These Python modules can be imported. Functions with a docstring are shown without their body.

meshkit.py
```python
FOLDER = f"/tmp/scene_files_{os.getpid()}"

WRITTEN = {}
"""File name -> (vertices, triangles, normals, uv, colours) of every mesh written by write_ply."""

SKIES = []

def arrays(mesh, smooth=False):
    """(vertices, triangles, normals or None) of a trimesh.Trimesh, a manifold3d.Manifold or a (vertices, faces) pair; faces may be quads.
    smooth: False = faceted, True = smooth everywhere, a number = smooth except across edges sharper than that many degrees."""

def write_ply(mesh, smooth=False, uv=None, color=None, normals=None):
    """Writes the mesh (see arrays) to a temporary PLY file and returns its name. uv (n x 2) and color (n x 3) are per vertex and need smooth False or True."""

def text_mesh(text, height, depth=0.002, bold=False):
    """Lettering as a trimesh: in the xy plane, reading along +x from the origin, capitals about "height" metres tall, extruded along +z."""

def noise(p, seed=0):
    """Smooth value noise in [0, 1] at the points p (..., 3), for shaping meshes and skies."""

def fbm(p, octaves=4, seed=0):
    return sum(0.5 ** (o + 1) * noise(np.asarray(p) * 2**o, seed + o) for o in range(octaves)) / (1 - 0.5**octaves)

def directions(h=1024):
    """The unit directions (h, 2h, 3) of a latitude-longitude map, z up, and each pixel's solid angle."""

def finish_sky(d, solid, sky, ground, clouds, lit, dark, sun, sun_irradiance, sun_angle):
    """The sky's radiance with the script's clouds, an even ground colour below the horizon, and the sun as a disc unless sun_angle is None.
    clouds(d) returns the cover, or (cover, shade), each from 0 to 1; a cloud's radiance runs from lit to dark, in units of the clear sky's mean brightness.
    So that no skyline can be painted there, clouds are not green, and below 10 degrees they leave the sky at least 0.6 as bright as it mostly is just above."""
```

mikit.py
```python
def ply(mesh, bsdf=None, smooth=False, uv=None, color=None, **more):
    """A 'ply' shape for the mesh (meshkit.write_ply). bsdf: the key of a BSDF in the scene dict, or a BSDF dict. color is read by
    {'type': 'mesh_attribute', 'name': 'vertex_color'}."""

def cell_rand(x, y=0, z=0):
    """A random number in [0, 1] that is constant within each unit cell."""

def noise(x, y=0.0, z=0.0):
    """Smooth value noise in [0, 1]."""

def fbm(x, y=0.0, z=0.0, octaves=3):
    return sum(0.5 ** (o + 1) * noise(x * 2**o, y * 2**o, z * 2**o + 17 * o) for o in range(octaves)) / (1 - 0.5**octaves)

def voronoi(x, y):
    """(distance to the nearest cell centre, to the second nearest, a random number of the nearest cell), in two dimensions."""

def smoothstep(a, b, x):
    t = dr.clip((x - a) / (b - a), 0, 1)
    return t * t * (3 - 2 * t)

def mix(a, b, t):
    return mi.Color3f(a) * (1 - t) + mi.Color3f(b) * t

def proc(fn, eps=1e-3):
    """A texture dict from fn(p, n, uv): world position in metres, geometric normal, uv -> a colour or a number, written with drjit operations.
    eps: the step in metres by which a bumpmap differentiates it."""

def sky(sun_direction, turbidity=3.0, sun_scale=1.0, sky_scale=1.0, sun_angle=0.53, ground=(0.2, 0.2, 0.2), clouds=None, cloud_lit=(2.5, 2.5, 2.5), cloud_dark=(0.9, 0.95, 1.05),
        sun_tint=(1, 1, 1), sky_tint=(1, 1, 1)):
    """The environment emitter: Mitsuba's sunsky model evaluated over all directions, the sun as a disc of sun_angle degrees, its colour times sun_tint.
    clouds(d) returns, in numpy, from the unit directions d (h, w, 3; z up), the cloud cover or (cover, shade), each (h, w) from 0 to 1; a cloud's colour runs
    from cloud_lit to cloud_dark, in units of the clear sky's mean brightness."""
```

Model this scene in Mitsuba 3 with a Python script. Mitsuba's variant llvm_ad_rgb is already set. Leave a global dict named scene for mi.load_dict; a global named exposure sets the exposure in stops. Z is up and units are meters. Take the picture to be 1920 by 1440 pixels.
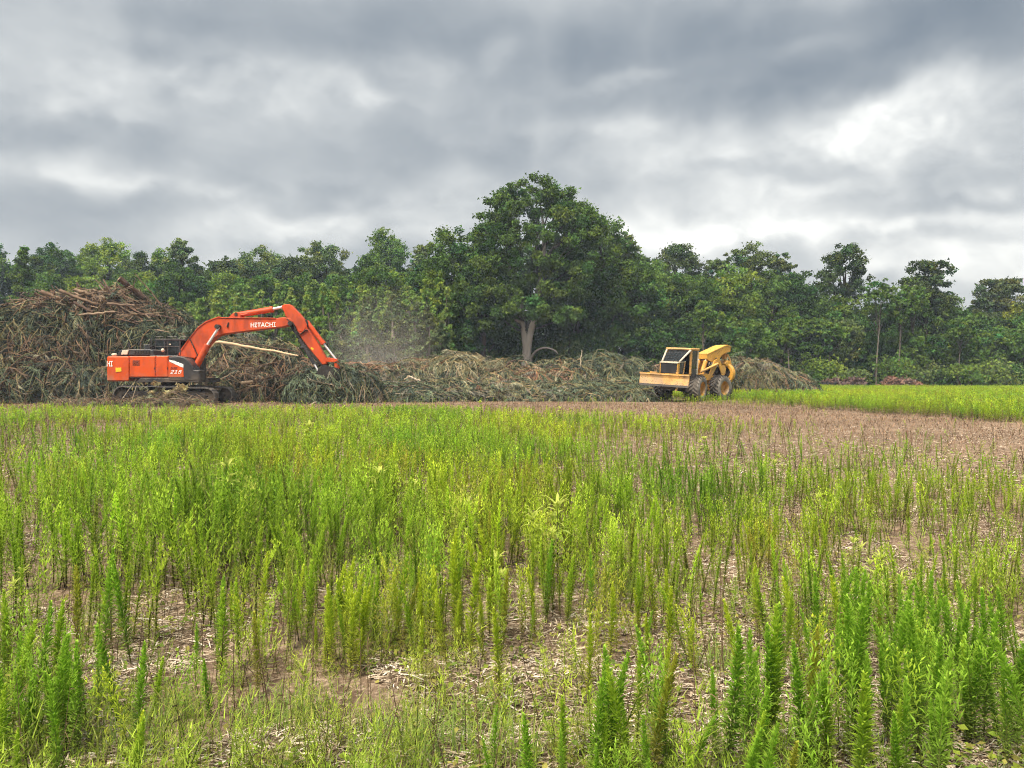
import math, numpy as np, trimesh, mitsuba as mi, drjit as dr, mikit, meshkit
from mitsuba import ScalarTransform4f as T
PI = math.pi
scene, labels = {'type': 'scene'}, {}
# ------------------------------------------------------------------ camera, sky, exposure
F_PX, CX, HOR, EYE = 1450.0, 960.0, 705.0, 1.6        # focal length in photo pixels, centre column, horizon row, eye height
scene['camera'] = {'type': 'perspective', 'fov': 2 * math.degrees(math.atan(960 / F_PX)), 'fov_axis': 'x', 'near_clip': 0.05, 'far_clip': 6000.0,
                   'principal_point_offset_x': 0.0, 'principal_point_offset_y': (720 - HOR) / 1440,
                   'to_world': T().look_at(origin=[0, 0, EYE], target=[0, 10, EYE], up=[0, 0, 1])}
exposure = 3.25

def azel(px, py):
    az = math.atan((px - CX) / F_PX)
    return math.degrees(az), math.degrees(math.atan((HOR - py) / F_PX * math.cos(az)))

# cloud masses: (px, py, half width, half height in photo px, brightness change, raggedness)
CLOUDS = [(1480, 445, 170, 20, .08, 1), (1760, 500, 150, 24, .18, 1), (1735, 205, 110, 50, .42, 1), (1600, 232, 45, 30, .28, 1), (1790, 165, 50, 26, .26, 1), (1690, 190, 25, 40, .14, 1), (1560, 395, 300, 34, .26, 1), (1270, 425, 150, 34, .20, 1), (1560, 345, 90, 12, .24, 1),
          (1850, 470, 170, 40, .28, 1), (1180, 160, 60, 12, .34, 1), (1560, 45, 50, 50, .26, 1), (1500, 90, 50, 14, .2, 1), (1450, 265, 220, 34, .16, 1), (1850, 290, 90, 60, .12, 1), (1650, 420, 200, 12, .25, 1), (1350, 300, 160, 20, .12, 1),
          (1250, 90, 300, 50, -.17, 1), (1760, 50, 240, 60, -.33, 1), (1480, 160, 200, 22, -.20, 1), (880, 40, 220, 45, -.16, 1), (650, 80, 100, 50, -.10, 1), (1040, 60, 26, 50, .14, 1),
          (60, 150, 110, 34, .14, 1), (260, 175, 280, 40, .20, 1), (560, 150, 150, 26, .26, 1), (720, 180, 30, 12, .2, 1), (790, 118, 36, 14, .26, 1), (935, 100, 40, 16, .28, 1), (160, 310, 200, 22, .24, 1), (420, 60, 160, 40, .06, 1),
          (230, 395, 80, 20, -.16, 1), (480, 240, 300, 36, -.13, 1), (100, 250, 150, 26, -.08, 1), (860, 295, 140, 36, -.15, 1), (1150, 245, 110, 18, .22, 1), (460, 425, 70, 16, .22, 1), (300, 345, 120, 12, .14, 1),
          (580, 402, 90, 12, .24, 1), (800, 360, 110, 30, .20, 1), (720, 440, 260, 26, .14, 1), (1700, 340, 90, 16, -.14, 1), (1810, 380, 110, 12, -.24, 1), (1050, 330, 150, 30, -.08, 1), (60, 400, 90, 24, -.05, 1)]

def clouds(d):
    x, y, z = d[..., 0], d[..., 1], d[..., 2]
    az, el = np.degrees(np.arctan2(x, y)), np.degrees(np.arcsin(np.clip(z, -1, 1)))
    P3 = lambda u, v, o: np.stack([u + o, v + 1.7 * o, u * 0 + o], -1)
    qx, qy = x / (z + .42), y / (z + .42)                          # a cloud deck seen from below
    w1, w2 = meshkit.fbm(P3(qx * 2.2, qy * 2.6, 5.2), 4, 3) - .5, meshkit.fbm(P3(qx * 2.2, qy * 2.6, 19.7), 4, 9) - .5
    n1 = meshkit.fbm(P3(qx * 2.3 + w1 * 1.2, qy * 3.2 + w2 * 1.2, 3.1), 5, 21) - .5
    bil = lambda u, v, o, sd: sum(.52 ** i * np.abs(2 * meshkit.noise(P3(u * 2 ** i, v * 2 ** i, o + 7 * i), sd + i) - 1) for i in range(6)) / 2.0
    n2 = bil(az / 8.5 + w1 * 1.5, el / 4.6 + w2 * 1.5, 8.3, 33)          # heaped cloud: round lobes with creases between
    e1, e2 = meshkit.fbm(P3(az / 4.2, el / 3.2, 11.3), 5, 51) - .5, meshkit.fbm(P3(az / 4.2, el / 3.2, 40.9), 5, 57) - .5
    fine = meshkit.fbm(P3(az / 2.2 + e1 * 2, el / 1.5 + e2 * 2, 2.7), 5, 71) - .5
    lg = math.log(.315) + .75 * n1 - .95 * (n2 - .46) + .38 * fine + .08 * np.exp(-np.abs(el) / 7)
    aw, ew = az + 5.0 * e1 + 1.2 * fine, el + 3.2 * e2 + .9 * fine
    for px, py, sx, sy, amp, rag in CLOUDS:
        a0, e0 = azel(px, py); k = math.degrees(1 / F_PX)
        g = np.exp(-.5 * (((aw - a0) / (sx * k)) ** 2 + ((ew - e0) / (sy * k)) ** 2))
        lg = lg + (1.5 if amp > 0 else 2.0) * amp * g * (1 + 1.2 * fine)
    return np.ones(az.shape), np.clip(1 - np.exp(lg), 0, 1)

scene['sky'] = mikit.sky((-.28, -.44, .855), turbidity=4, sun_scale=0.62, sky_scale=1.0, sun_angle=34.0, clouds=clouds,
                         cloud_lit=(1.20, 1.22, 1.19), cloud_dark=(.098, .158, .238), sun_tint=(.92, .97, 1.06), ground=(.12, .12, .07))

# ------------------------------------------------------------------ helpers
def rgb(r, g, b):                      # sRGB bytes -> linear reflectance
    return tuple(((v / 255) / 12.92 if v < 10 else (((v / 255) + .055) / 1.055) ** 2.4) for v in (r, g, b))

def at(px, py, Y):                     # the point at depth Y that stands at this place of the photograph
    return np.array([(px - CX) / F_PX * Y, Y, EYE + (HOR - py) / F_PX * Y])

def gnd(px, py):                       # the ground point there
    Y = EYE * F_PX / (py - HOR)
    return np.array([(px - CX) / F_PX * Y, Y])

def unit(v):
    v = np.asarray(v, float)
    return v / np.maximum(np.linalg.norm(v, axis=-1, keepdims=True), 1e-12)

COUNT = {}
def key_for(name):
    n = COUNT.get(name, 0); COUNT[name] = n + 1
    return name if n == 0 else f'{name}_{n:03d}'

def thing(name, label, cat, group=None):
    k = key_for(name)
    labels[k] = {'label': label, 'category': cat}
    if group: labels[k]['group'] = group
    return k

def put(key, shape):
    k, n = key, 0
    while k in scene:
        n += 1; k = f'{key}_{n:03d}'
    scene[k] = shape
    return k

class MB:                              # collects triangles with a colour per vertex
    def __init__(s): s.v, s.f, s.c, s.n = [], [], [], 0
    def add(s, v, f, c=(.5, .5, .5)):
        v = np.asarray(v, float).reshape(-1, 3); f = np.asarray(f, int)
        if f.shape[1] == 4: f = np.vstack([f[:, [0, 1, 2]], f[:, [0, 2, 3]]])
        s.v.append(v); s.f.append(f + s.n); s.c.append(np.broadcast_to(np.asarray(c, float), v.shape)); s.n += len(v)
        return s
    def arrays(s): return np.vstack(s.v), np.vstack(s.f), np.vstack(s.c)
    def mesh(s): return np.vstack(s.v), np.vstack(s.f)
    def shape(s, bsdf, smooth=False, color=True, **kw):
        v, f, c = s.arrays()
        return mikit.ply((v, f), bsdf, smooth=smooth, color=c if color else None, **kw)

def tube(points, radii, sides=6, caps=True):
    p = np.asarray(points, float); r = np.broadcast_to(np.asarray(radii, float), (len(p),))
    t = unit(np.gradient(p, axis=0))
    ref = np.array([0, 0, 1.0]) if abs(t[len(t) // 2, 2]) < .8 else np.array([1.0, 0, 0])
    a = unit(np.cross(t, ref)); b = np.cross(t, a)
    ang = np.arange(sides) * 2 * PI / sides
    v = (p[:, None] + r[:, None, None] * (np.cos(ang)[None, :, None] * a[:, None] + np.sin(ang)[None, :, None] * b[:, None])).reshape(-1, 3)
    i, j = np.meshgrid(np.arange(len(p) - 1), np.arange(sides), indexing='ij'); k = (j + 1) % sides
    f = np.stack([i * sides + j, i * sides + k, (i + 1) * sides + k, (i + 1) * sides + j], -1).reshape(-1, 4)
    f = np.vstack([f[:, [0, 2, 1]], f[:, [0, 3, 2]]])
    if caps:
        n = len(v); v = np.vstack([v, p[:1], p[-1:]]); e = (len(p) - 1) * sides; s = np.arange(sides); s1 = (s + 1) % sides
        f = np.vstack([f, np.stack([s * 0 + n, s, s1], 1), np.stack([s * 0 + n + 1, e + s1, e + s], 1)])
    return v, f

def inset(poly, d):                    # mitred inset of a counter-clockwise outline
    p = np.asarray(poly, float); e0 = unit(p - np.roll(p, 1, 0)); e1 = unit(np.roll(p, -1, 0) - p)
    n0 = np.stack([-e0[:, 1], e0[:, 0]], 1); n1 = np.stack([-e1[:, 1], e1[:, 0]], 1)
    m = n0 + n1; m /= np.maximum((m * n0).sum(1, keepdims=True), .35)
    return p + m * d

def prism(poly, d0, d1, bevel=.02, axes=(0, 2, 1)):
    """An outline (two coordinates) drawn out from d0 to d1 along the third axis with bevelled rims."""
    p = np.asarray(poly, float)
    if (p[:, 0] * np.roll(p[:, 1], -1) - p[:, 1] * np.roll(p[:, 0], -1)).sum() < 0: p = p[::-1]
    q = inset(p, bevel); n = len(p); v = []
    for o, d in ((q, d0), (p, d0 + bevel), (p, d1 - bevel), (q, d1)):
        w = np.zeros((n, 3)); w[:, axes[0]], w[:, axes[1]], w[:, axes[2]] = o[:, 0], o[:, 1], d; v.append(w)
    f = []
    for k in range(3):
        i = np.arange(n); j = (i + 1) % n
        f += [np.stack([k * n + i, k * n + j, k * n + n + j], 1), np.stack([k * n + i, k * n + n + j, k * n + n + i], 1)]
    cap = tri_fill(q)
    f += [cap[:, ::-1], cap + 3 * n]
    f = np.vstack(f)
    m = trimesh.Trimesh(np.vstack(v), f, process=False)
    if m.volume < 0: f = f[:, ::-1]
    return np.vstack(v), f

def tri_fill(p):                       # ear clipping of a counter-clockwise outline
    idx, out, guard = list(range(len(p))), [], 0
    cr = lambda a, b, c: (b[0] - a[0]) * (c[1] - a[1]) - (b[1] - a[1]) * (c[0] - a[0])
    while len(idx) > 3 and guard < 4000:
        guard += 1
        for k in range(len(idx)):
            i, j, l = idx[k - 1], idx[k], idx[(k + 1) % len(idx)]
            if cr(p[i], p[j], p[l]) <= 1e-12: continue
            if any(cr(p[i], p[j], p[m]) >= 0 and cr(p[j], p[l], p[m]) >= 0 and cr(p[l], p[i], p[m]) >= 0 for m in idx if m not in (i, j, l)): continue
            out.append((i, j, l)); idx.pop(k); break
        else:
            idx.pop(0)
    out.append(tuple(idx))
    return np.array(out)

def box(x0, x1, y0, y1, z0, z1, bevel=.015):
    b = min(bevel, .45 * min(x1 - x0, y1 - y0, z1 - z0))
    return prism([(x0, z0), (x1, z0), (x1, z1), (x0, z1)], y0, y1, b)

def lathe(profile, center, axis, n=28):
    """A profile of (distance along the axis, radius) turned about it."""
    ax = unit(axis); a = unit(np.cross(ax, [0, 0, 1] if abs(ax[2]) < .9 else [1, 0, 0])); b = np.cross(ax, a)
    ang = np.arange(n) * 2 * PI / n; v = []
    for d, r in profile:
        v.append(np.asarray(center) + ax * d + r * (np.cos(ang)[:, None] * a + np.sin(ang)[:, None] * b))
    i, j = np.meshgrid(np.arange(len(profile) - 1), np.arange(n), indexing='ij'); k = (j + 1) % n
    f = np.stack([i * n + j, i * n + k, (i + 1) * n + k, (i + 1) * n + j], -1).reshape(-1, 4)
    return np.vstack(v), f

def scatter(proto, pos, frame, scale, tint=None, rng=None):
    """Copies of one (v, f, c) under frames (n, 3, 3: columns are the axes) as one set of arrays."""
    v, f, c = proto; n = len(pos)
    s = np.broadcast_to(np.asarray(scale, float).reshape(n, -1), (n, 3)) if np.ndim(scale) else np.full((n, 3), scale)
    vv = np.einsum('nij,nvj->nvi', frame, v[None] * s[:, None, :]) + pos[:, None]
    ff = f[None] + (np.arange(n) * len(v))[:, None, None]
    cc = np.broadcast_to(c[None], vv.shape) * (1 if tint is None else tint[:, None, :])
    return vv.reshape(-1, 3), ff.reshape(-1, 3), cc.reshape(-1, 3)

def yaw_frames(rng, n, lean=.1):
    a = rng.uniform(0, 2 * PI, n); z = unit(np.stack([rng.normal(0, lean, n), rng.normal(0, lean, n), np.ones(n)], 1))
    x = unit(np.cross(np.stack([-np.sin(a), np.cos(a), 0 * a], 1), z)); y = np.cross(z, x)
    return np.stack([x, y, z], -1)

# ------------------------------------------------------------------ materials
VC = {'type': 'mesh_attribute', 'name': 'vertex_color'}
scene['matte'] = {'type': 'twosided', 'bsdf': {'type': 'principled', 'base_color': VC, 'roughness': .85, 'specular': .25}}
scene['weed_leaf'] = {'type': 'principledthin', 'base_color': VC, 'roughness': .55, 'diff_trans': .95, 'spec_trans': 0.0, 'eta': 1.35}
scene['tree_leaf'] = {'type': 'principledthin', 'base_color': VC, 'roughness': .6, 'diff_trans': .55, 'spec_trans': 0.0, 'eta': 1.3}

def dusty(base, dust=(.30, .23, .16), low=0.0, high=1.0, amount=.55, scale=2.2, rough=.42, spec=.45, top=.35, chip=None, stain=.30):
    """Paint with road dust: more near the ground (low..high in metres), on upward faces, in patches; dull stains, faded areas and fine scratches."""
    def fn(p, n, uv):
        k = mikit.fbm(p.x * scale, p.y * scale, p.z * scale * .6, 4)
        g = mikit.smoothstep(high, low, p.z) * .75 + .12
        m = dr.clip((g + top * dr.maximum(n.z, 0)) * mikit.smoothstep(.32, .72, k) * amount * 1.6, 0, 1)
        st = mikit.smoothstep(.42, .75, mikit.fbm(p.x * 3.1 + 7, p.y * 3.1, p.z * 1.1, 4))
        c = mikit.mix(base, tuple(.42 * v + .006 for v in base), st * stain)
        c = mikit.mix(c, dust, m)
        if chip:
            w = mikit.fbm(p.x * 14, p.y * 14, p.z * 14, 4)
            c = mikit.mix(c, chip, mikit.smoothstep(.64, .70, w) * .7)
        return c
    return {'type': 'twosided', 'bsdf': {'type': 'principled', 'base_color': mikit.proc(fn), 'roughness': rough, 'specular': spec}}

scene['orange_paint'] = dusty(rgb(206, 78, 18), dust=(.26, .19, .12), low=1.2, high=1.9, amount=.5, rough=.42, stain=.35)
scene['boom_paint'] = dusty(rgb(200, 74, 24), dust=(.24, .17, .11), low=0.0, high=3.0, amount=.5, rough=.5, top=.1, stain=.6)
scene['black_paint'] = dusty((.028, .03, .034), low=.8, high=2.0, amount=.35, rough=.4)
scene['cast_dark'] = dusty((.028, .025, .023), dust=(.2, .155, .11), low=0, high=2.0, amount=.32, rough=.7, spec=.3)
scene['track_steel'] = dusty((.11, .105, .10), dust=(.16, .125, .09), low=0, high=1.2, amount=.4, rough=.5)
scene['yellow_paint'] = dusty(rgb(214, 162, 64), dust=(.30, .22, .14), low=.2, high=3.0, amount=.6, rough=.45, chip=(.16, .09, .05))
scene['worn_yellow'] = dusty(rgb(214, 166, 94), dust=(.34, .27, .19), low=.2, high=2.6, amount=.7, rough=.55, chip=(.10, .065, .045), stain=.6)
scene['pale_paint'] = dusty((.62, .56, .43), dust=(.4, .32, .22), low=0, high=2.0, amount=.3, rough=.4)
scene['rubber'] = dusty((.03, .029, .028), dust=(.26, .235, .2), low=.0, high=1.9, amount=.55, scale=3.0, rough=.8, spec=.2, top=.2)
scene['rubber_side'] = dusty((.10, .095, .085), dust=(.32, .30, .26), low=.0, high=2.6, amount=.9, scale=3.0, rough=.85, spec=.2, top=.2)
scene['chrome'] = {'type': 'twosided', 'bsdf': {'type': 'principled', 'base_color': {'type': 'rgb', 'value': (.8, .8, .8)}, 'metallic': .35, 'roughness': .3}}
scene['white_print'] = {'type': 'twosided', 'bsdf': {'type': 'principled', 'base_color': {'type': 'rgb', 'value': (.8, .78, .74)}, 'roughness': .5}}
scene['dark_print'] = {'type': 'twosided', 'bsdf': {'type': 'principled', 'base_color': {'type': 'rgb', 'value': (.12, .012, .008)}, 'roughness': .5}}
scene['amber_print'] = {'type': 'twosided', 'bsdf': {'type': 'principled', 'base_color': {'type': 'rgb', 'value': (.85, .50, .02)}, 'roughness': .4}}
scene['void_black'] = {'type': 'twosided', 'bsdf': {'type': 'principled', 'base_color': {'type': 'rgb', 'value': (.014, .014, .015)}, 'roughness': .7}}
scene['cab_glass'] = {'type': 'twosided', 'bsdf': {'type': 'principled', 'base_color': {'type': 'rgb', 'value': (.012, .016, .017)}, 'roughness': .08, 'specular': .5}}
scene['pane'] = {'type': 'thindielectric'}
# ------------------------------------------------------------------ the ground
def ground_z(x, y):
    x, y = np.asarray(x, float), np.asarray(y, float)
    p = np.stack([x, y, x * 0], -1)
    near = np.exp(-(np.hypot(x, y - 8) / 26) ** 2)
    rows = .018 * np.sin((y + .06 * x) * 2 * PI / .76) * np.exp(-(np.hypot(x, y) / 14) ** 2)
    return (meshkit.fbm(p * .9, 4, 5) - .5) * .11 * near + rows + (meshkit.fbm(p * .06, 3, 8) - .5) * .22 * np.clip(np.hypot(x, y) / 25 - .3, 0, 1)

def ground_mesh():
    r = np.concatenate([np.linspace(0, 1.5, 4), np.geomspace(1.6, 640, 250)])
    fr = np.linspace(-58, 58, 330); bk = np.linspace(58, 302, 42)[1:-1]
    a = np.radians(np.concatenate([fr, bk])); n = len(a)
    R, A = np.meshgrid(r[1:], a, indexing='ij')
    x, y = R * np.sin(A), R * np.cos(A)
    z = ground_z(x, y) * (R < 400)
    v = np.vstack([[[0, 0, float(ground_z(0, 0))]], np.stack([x, y, z], -1).reshape(-1, 3)])
    i, j = np.meshgrid(np.arange(len(r) - 2), np.arange(n), indexing='ij'); k = (j + 1) % n
    f = np.stack([1 + i * n + j, 1 + i * n + k, 1 + (i + 1) * n + k, 1 + (i + 1) * n + j], -1).reshape(-1, 4)
    f = np.vstack([f[:, [0, 2, 1]], f[:, [0, 3, 2]]])
    j = np.arange(n); f = np.vstack([f, np.stack([j * 0, 1 + (j + 1) % n, 1 + j], 1)])
    return v, f

def soil(p, n, uv):
    a = mikit.fbm(p.x * .35, p.y * .35, 3.0, 4); b = mikit.fbm(p.x * 7, p.y * 7, 1.0, 4); c = mikit.fbm(p.x * 42, p.y * 60, 2.0, 3)
    col = mikit.mix((.118, .084, .058), (.182, .132, .092), mikit.smoothstep(.3, .7, a))
    col = mikit.mix(col, (.085, .055, .038), mikit.smoothstep(.46, .64, b) * .75)
    col = mikit.mix(col, (.30, .235, .17), mikit.smoothstep(.55, .68, c) * .75)
    far = mikit.smoothstep(60.0, 110.0, p.y)
    return mikit.mix(col, (.07, .085, .03), far * .7)

def soil_bump(p, n, uv):
    return mikit.fbm(p.x * 9, p.y * 9, 0.0, 4) * .06 + mikit.fbm(p.x * 34, p.y * 34, 0.0, 3) * .022
scene['soil'] = {'type': 'twosided', 'bsdf': {'type': 'bumpmap', 'relief': mikit.proc(soil_bump, 4e-3), 'scale': 1.0,
                 'bsdf': {'type': 'principled', 'base_color': mikit.proc(soil), 'roughness': .95, 'specular': .15}}}
v, f = ground_mesh()
scene['ground'] = mikit.ply((v, f), 'soil', smooth=True, uv=v[:, :2])
labels['ground'] = {'label': 'tan field soil under the weeds, bare along the reddish strip', 'category': 'ground', 'kind': 'structure'}

# stalk residue lying on the soil
def litter():
    rng = np.random.default_rng(11); mb = MB()
    n = 150000
    Y = 2.6 * (24 / 2.6) ** rng.uniform(0, 1, n) ; X = rng.uniform(-.78, .78, n) * Y
    keep = meshkit.fbm(np.stack([X * .8, Y * .8, X * 0], -1), 3, 17) > .36
    X, Y = X[keep], Y[keep]; n = len(X)
    L = rng.gamma(1.5, .026, n) + .012; L = np.minimum(L, .24); W = rng.uniform(.002, .0075, n) * (1 + (Y > 9) * .6)
    a = rng.normal(.2, .9, n); d = np.stack([np.cos(a), np.sin(a), rng.normal(0, .12, n)], 1); s = np.stack([-np.sin(a), np.cos(a), rng.normal(0, .5, n)], 1)
    c = np.stack([X, Y, ground_z(X, Y) + .008 + rng.uniform(0, .018, n)], 1)
    d, s = unit(d) * L[:, None] / 2, unit(s) * W[:, None] / 2
    bend = np.stack([0 * L, 0 * L, L * rng.uniform(-.04, .12, n)], 1)
    v = np.stack([c - d - s, c - d + s, c + bend - s * 1.2, c + bend + s * 1.2, c + d - s * .6, c + d + s * .6], 1).reshape(-1, 3)
    o = (np.arange(n) * 6)[:, None, None]
    f = (np.array([[0, 1, 3], [0, 3, 2], [2, 3, 5], [2, 5, 4]])[None] + o).reshape(-1, 3)
    pal = np.array([(.56, .48, .37), (.44, .36, .26), (.30, .235, .165), (.66, .61, .52), (.20, .15, .11), (.10, .072, .052)])
    col = pal[rng.choice(6, n, p=[.20, .23, .19, .13, .15, .10])] * rng.uniform(.75, 1.15, (n, 1))
    mb.add(v, f, np.repeat(col, 6, 0))
    return mb
scene['straw_litter'] = litter().shape('matte')
labels['straw_litter'] = {'label': 'pale broken straw and stalk chips strewn over the soil', 'category': 'straw', 'kind': 'stuff'}
# ------------------------------------------------------------------ trees
def leaves(rng, centers, radii, n, size, col, flat=.75, up=.35, jitter=.25, elong=1.5):
    """n leaf triangles in loose puffs that thin out towards their rims, facing outward and up."""
    w = radii ** 2; k = rng.choice(len(centers), n, p=w / w.sum())
    d = rng.normal(0, 1, (n, 3)); d[:, 2] += .2; d = unit(d)
    r = radii[k] * np.where(rng.random(n) < .8, rng.uniform(.25, 1.0, n) ** .6, 1 + np.abs(rng.normal(0, .35, n)))
    yw = rng.uniform(0, PI, len(centers)); st = rng.uniform(.75, 1.35, len(centers))
    e = np.stack([d[:, 0] * st[k], d[:, 1] / st[k], d[:, 2] * flat], 1); c_, s_ = np.cos(yw[k]), np.sin(yw[k])
    e = np.stack([e[:, 0] * c_ - e[:, 1] * s_, e[:, 0] * s_ + e[:, 1] * c_, e[:, 2]], 1)
    p = centers[k] + e * r[:, None]; p[:, 2] = np.maximum(p[:, 2], .05)
    nrm = unit(d * .55 + rng.normal(0, .6, (n, 3)) + np.array([0, 0, up]))
    t = unit(np.cross(nrm, rng.normal(0, 1, (n, 3)))); b = np.cross(nrm, t)
    s = (size * rng.uniform(.55, 1.35, n))[:, None]
    v = np.stack([p - t * s * .5 - b * s * .3, p + t * s * .5 * elong - b * s * .06, p - t * s * .1 + b * s * .55], 1).reshape(-1, 3)
    f = np.arange(3 * n).reshape(-1, 3)
    pt = 1 + jitter * (rng.random((len(centers), 1)) - .5) * 1.6
    warm = 1 + np.array([.22, .04, -.1]) * rng.normal(0, .7, (len(centers), 1))
    c = np.asarray(col) * pt[k] * warm[k] * rng.uniform(.75, 1.3, (n, 1))
    return v, f, np.clip(np.repeat(c, 3, 0), .004, .6)

def puffs_for(rng, kind, h, rx, zb):
    """Leaf puff centres and radii in the frame of the trunk's foot. zb: height of the crown's foot."""
    if kind == 'pine':
        C, R = [], []
        for i in range(20):                                          # tufts along spreading boughs, a rounded open crown
            u = (i + rng.random()) / 20; a = i * 2.4 + rng.normal(0, .5); prof = math.sqrt(max(.06, 1 - ((u - .42) / .62) ** 2))
            for q in np.linspace(.12, 1, 7):
                rr = rx * prof * q * rng.uniform(.8, 1.12); aa = a + rng.normal(0, .4)
                C.append((rr * math.cos(aa), rr * math.sin(aa), min(zb + (h - zb) * u + rx * .22 * q * u + rng.normal(0, .13 * rx), h - .08 * rx))); R.append(rx * rng.uniform(.11, .24))
        return np.array(C), np.array(R)
    if kind == 'cone':
        n = 70; u = rng.random(n) ** .8; zc = zb + (h - zb) * u * .97; a = rng.uniform(0, 2 * PI, n)
        rr = rx * (1 - u) ** .7 * np.sqrt(rng.uniform(.15, 1, n)) * 1.05; rad = rx * rng.uniform(.16, .30, n) * (1 - .5 * u)
        return np.stack([rr * np.cos(a), rr * np.sin(a), zc], 1), rad
    n = 130 if kind == 'broad' else 90
    d = unit(rng.normal(0, 1, (n, 3)) + np.array([0, 0, .25])); q = rng.uniform(.12, 1, n) ** .42
    rz = (h - zb) / 2; zc = zb + rz
    env = np.array([rx, rx, rz]); lump = 1 + .26 * (meshkit.fbm(d * 1.9 + rng.uniform(0, 50), 2) - .5) * 2
    rad = min(rx, rz * 1.3) * rng.uniform(.11, .23, n) * (.9 if kind == 'airy' else 1)
    c = d * env * (q * lump)[:, None] * (1 - .12) + np.array([0, 0, zc])
    c[:, 2] = np.minimum(c[:, 2], h - rad * .5)
    return c, rad

TRUNK = {'grey': (.17, .145, .12), 'brown': (.09, .07, .052), 'pale': (.27, .235, .195), 'dark': (.05, .042, .034)}

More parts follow.
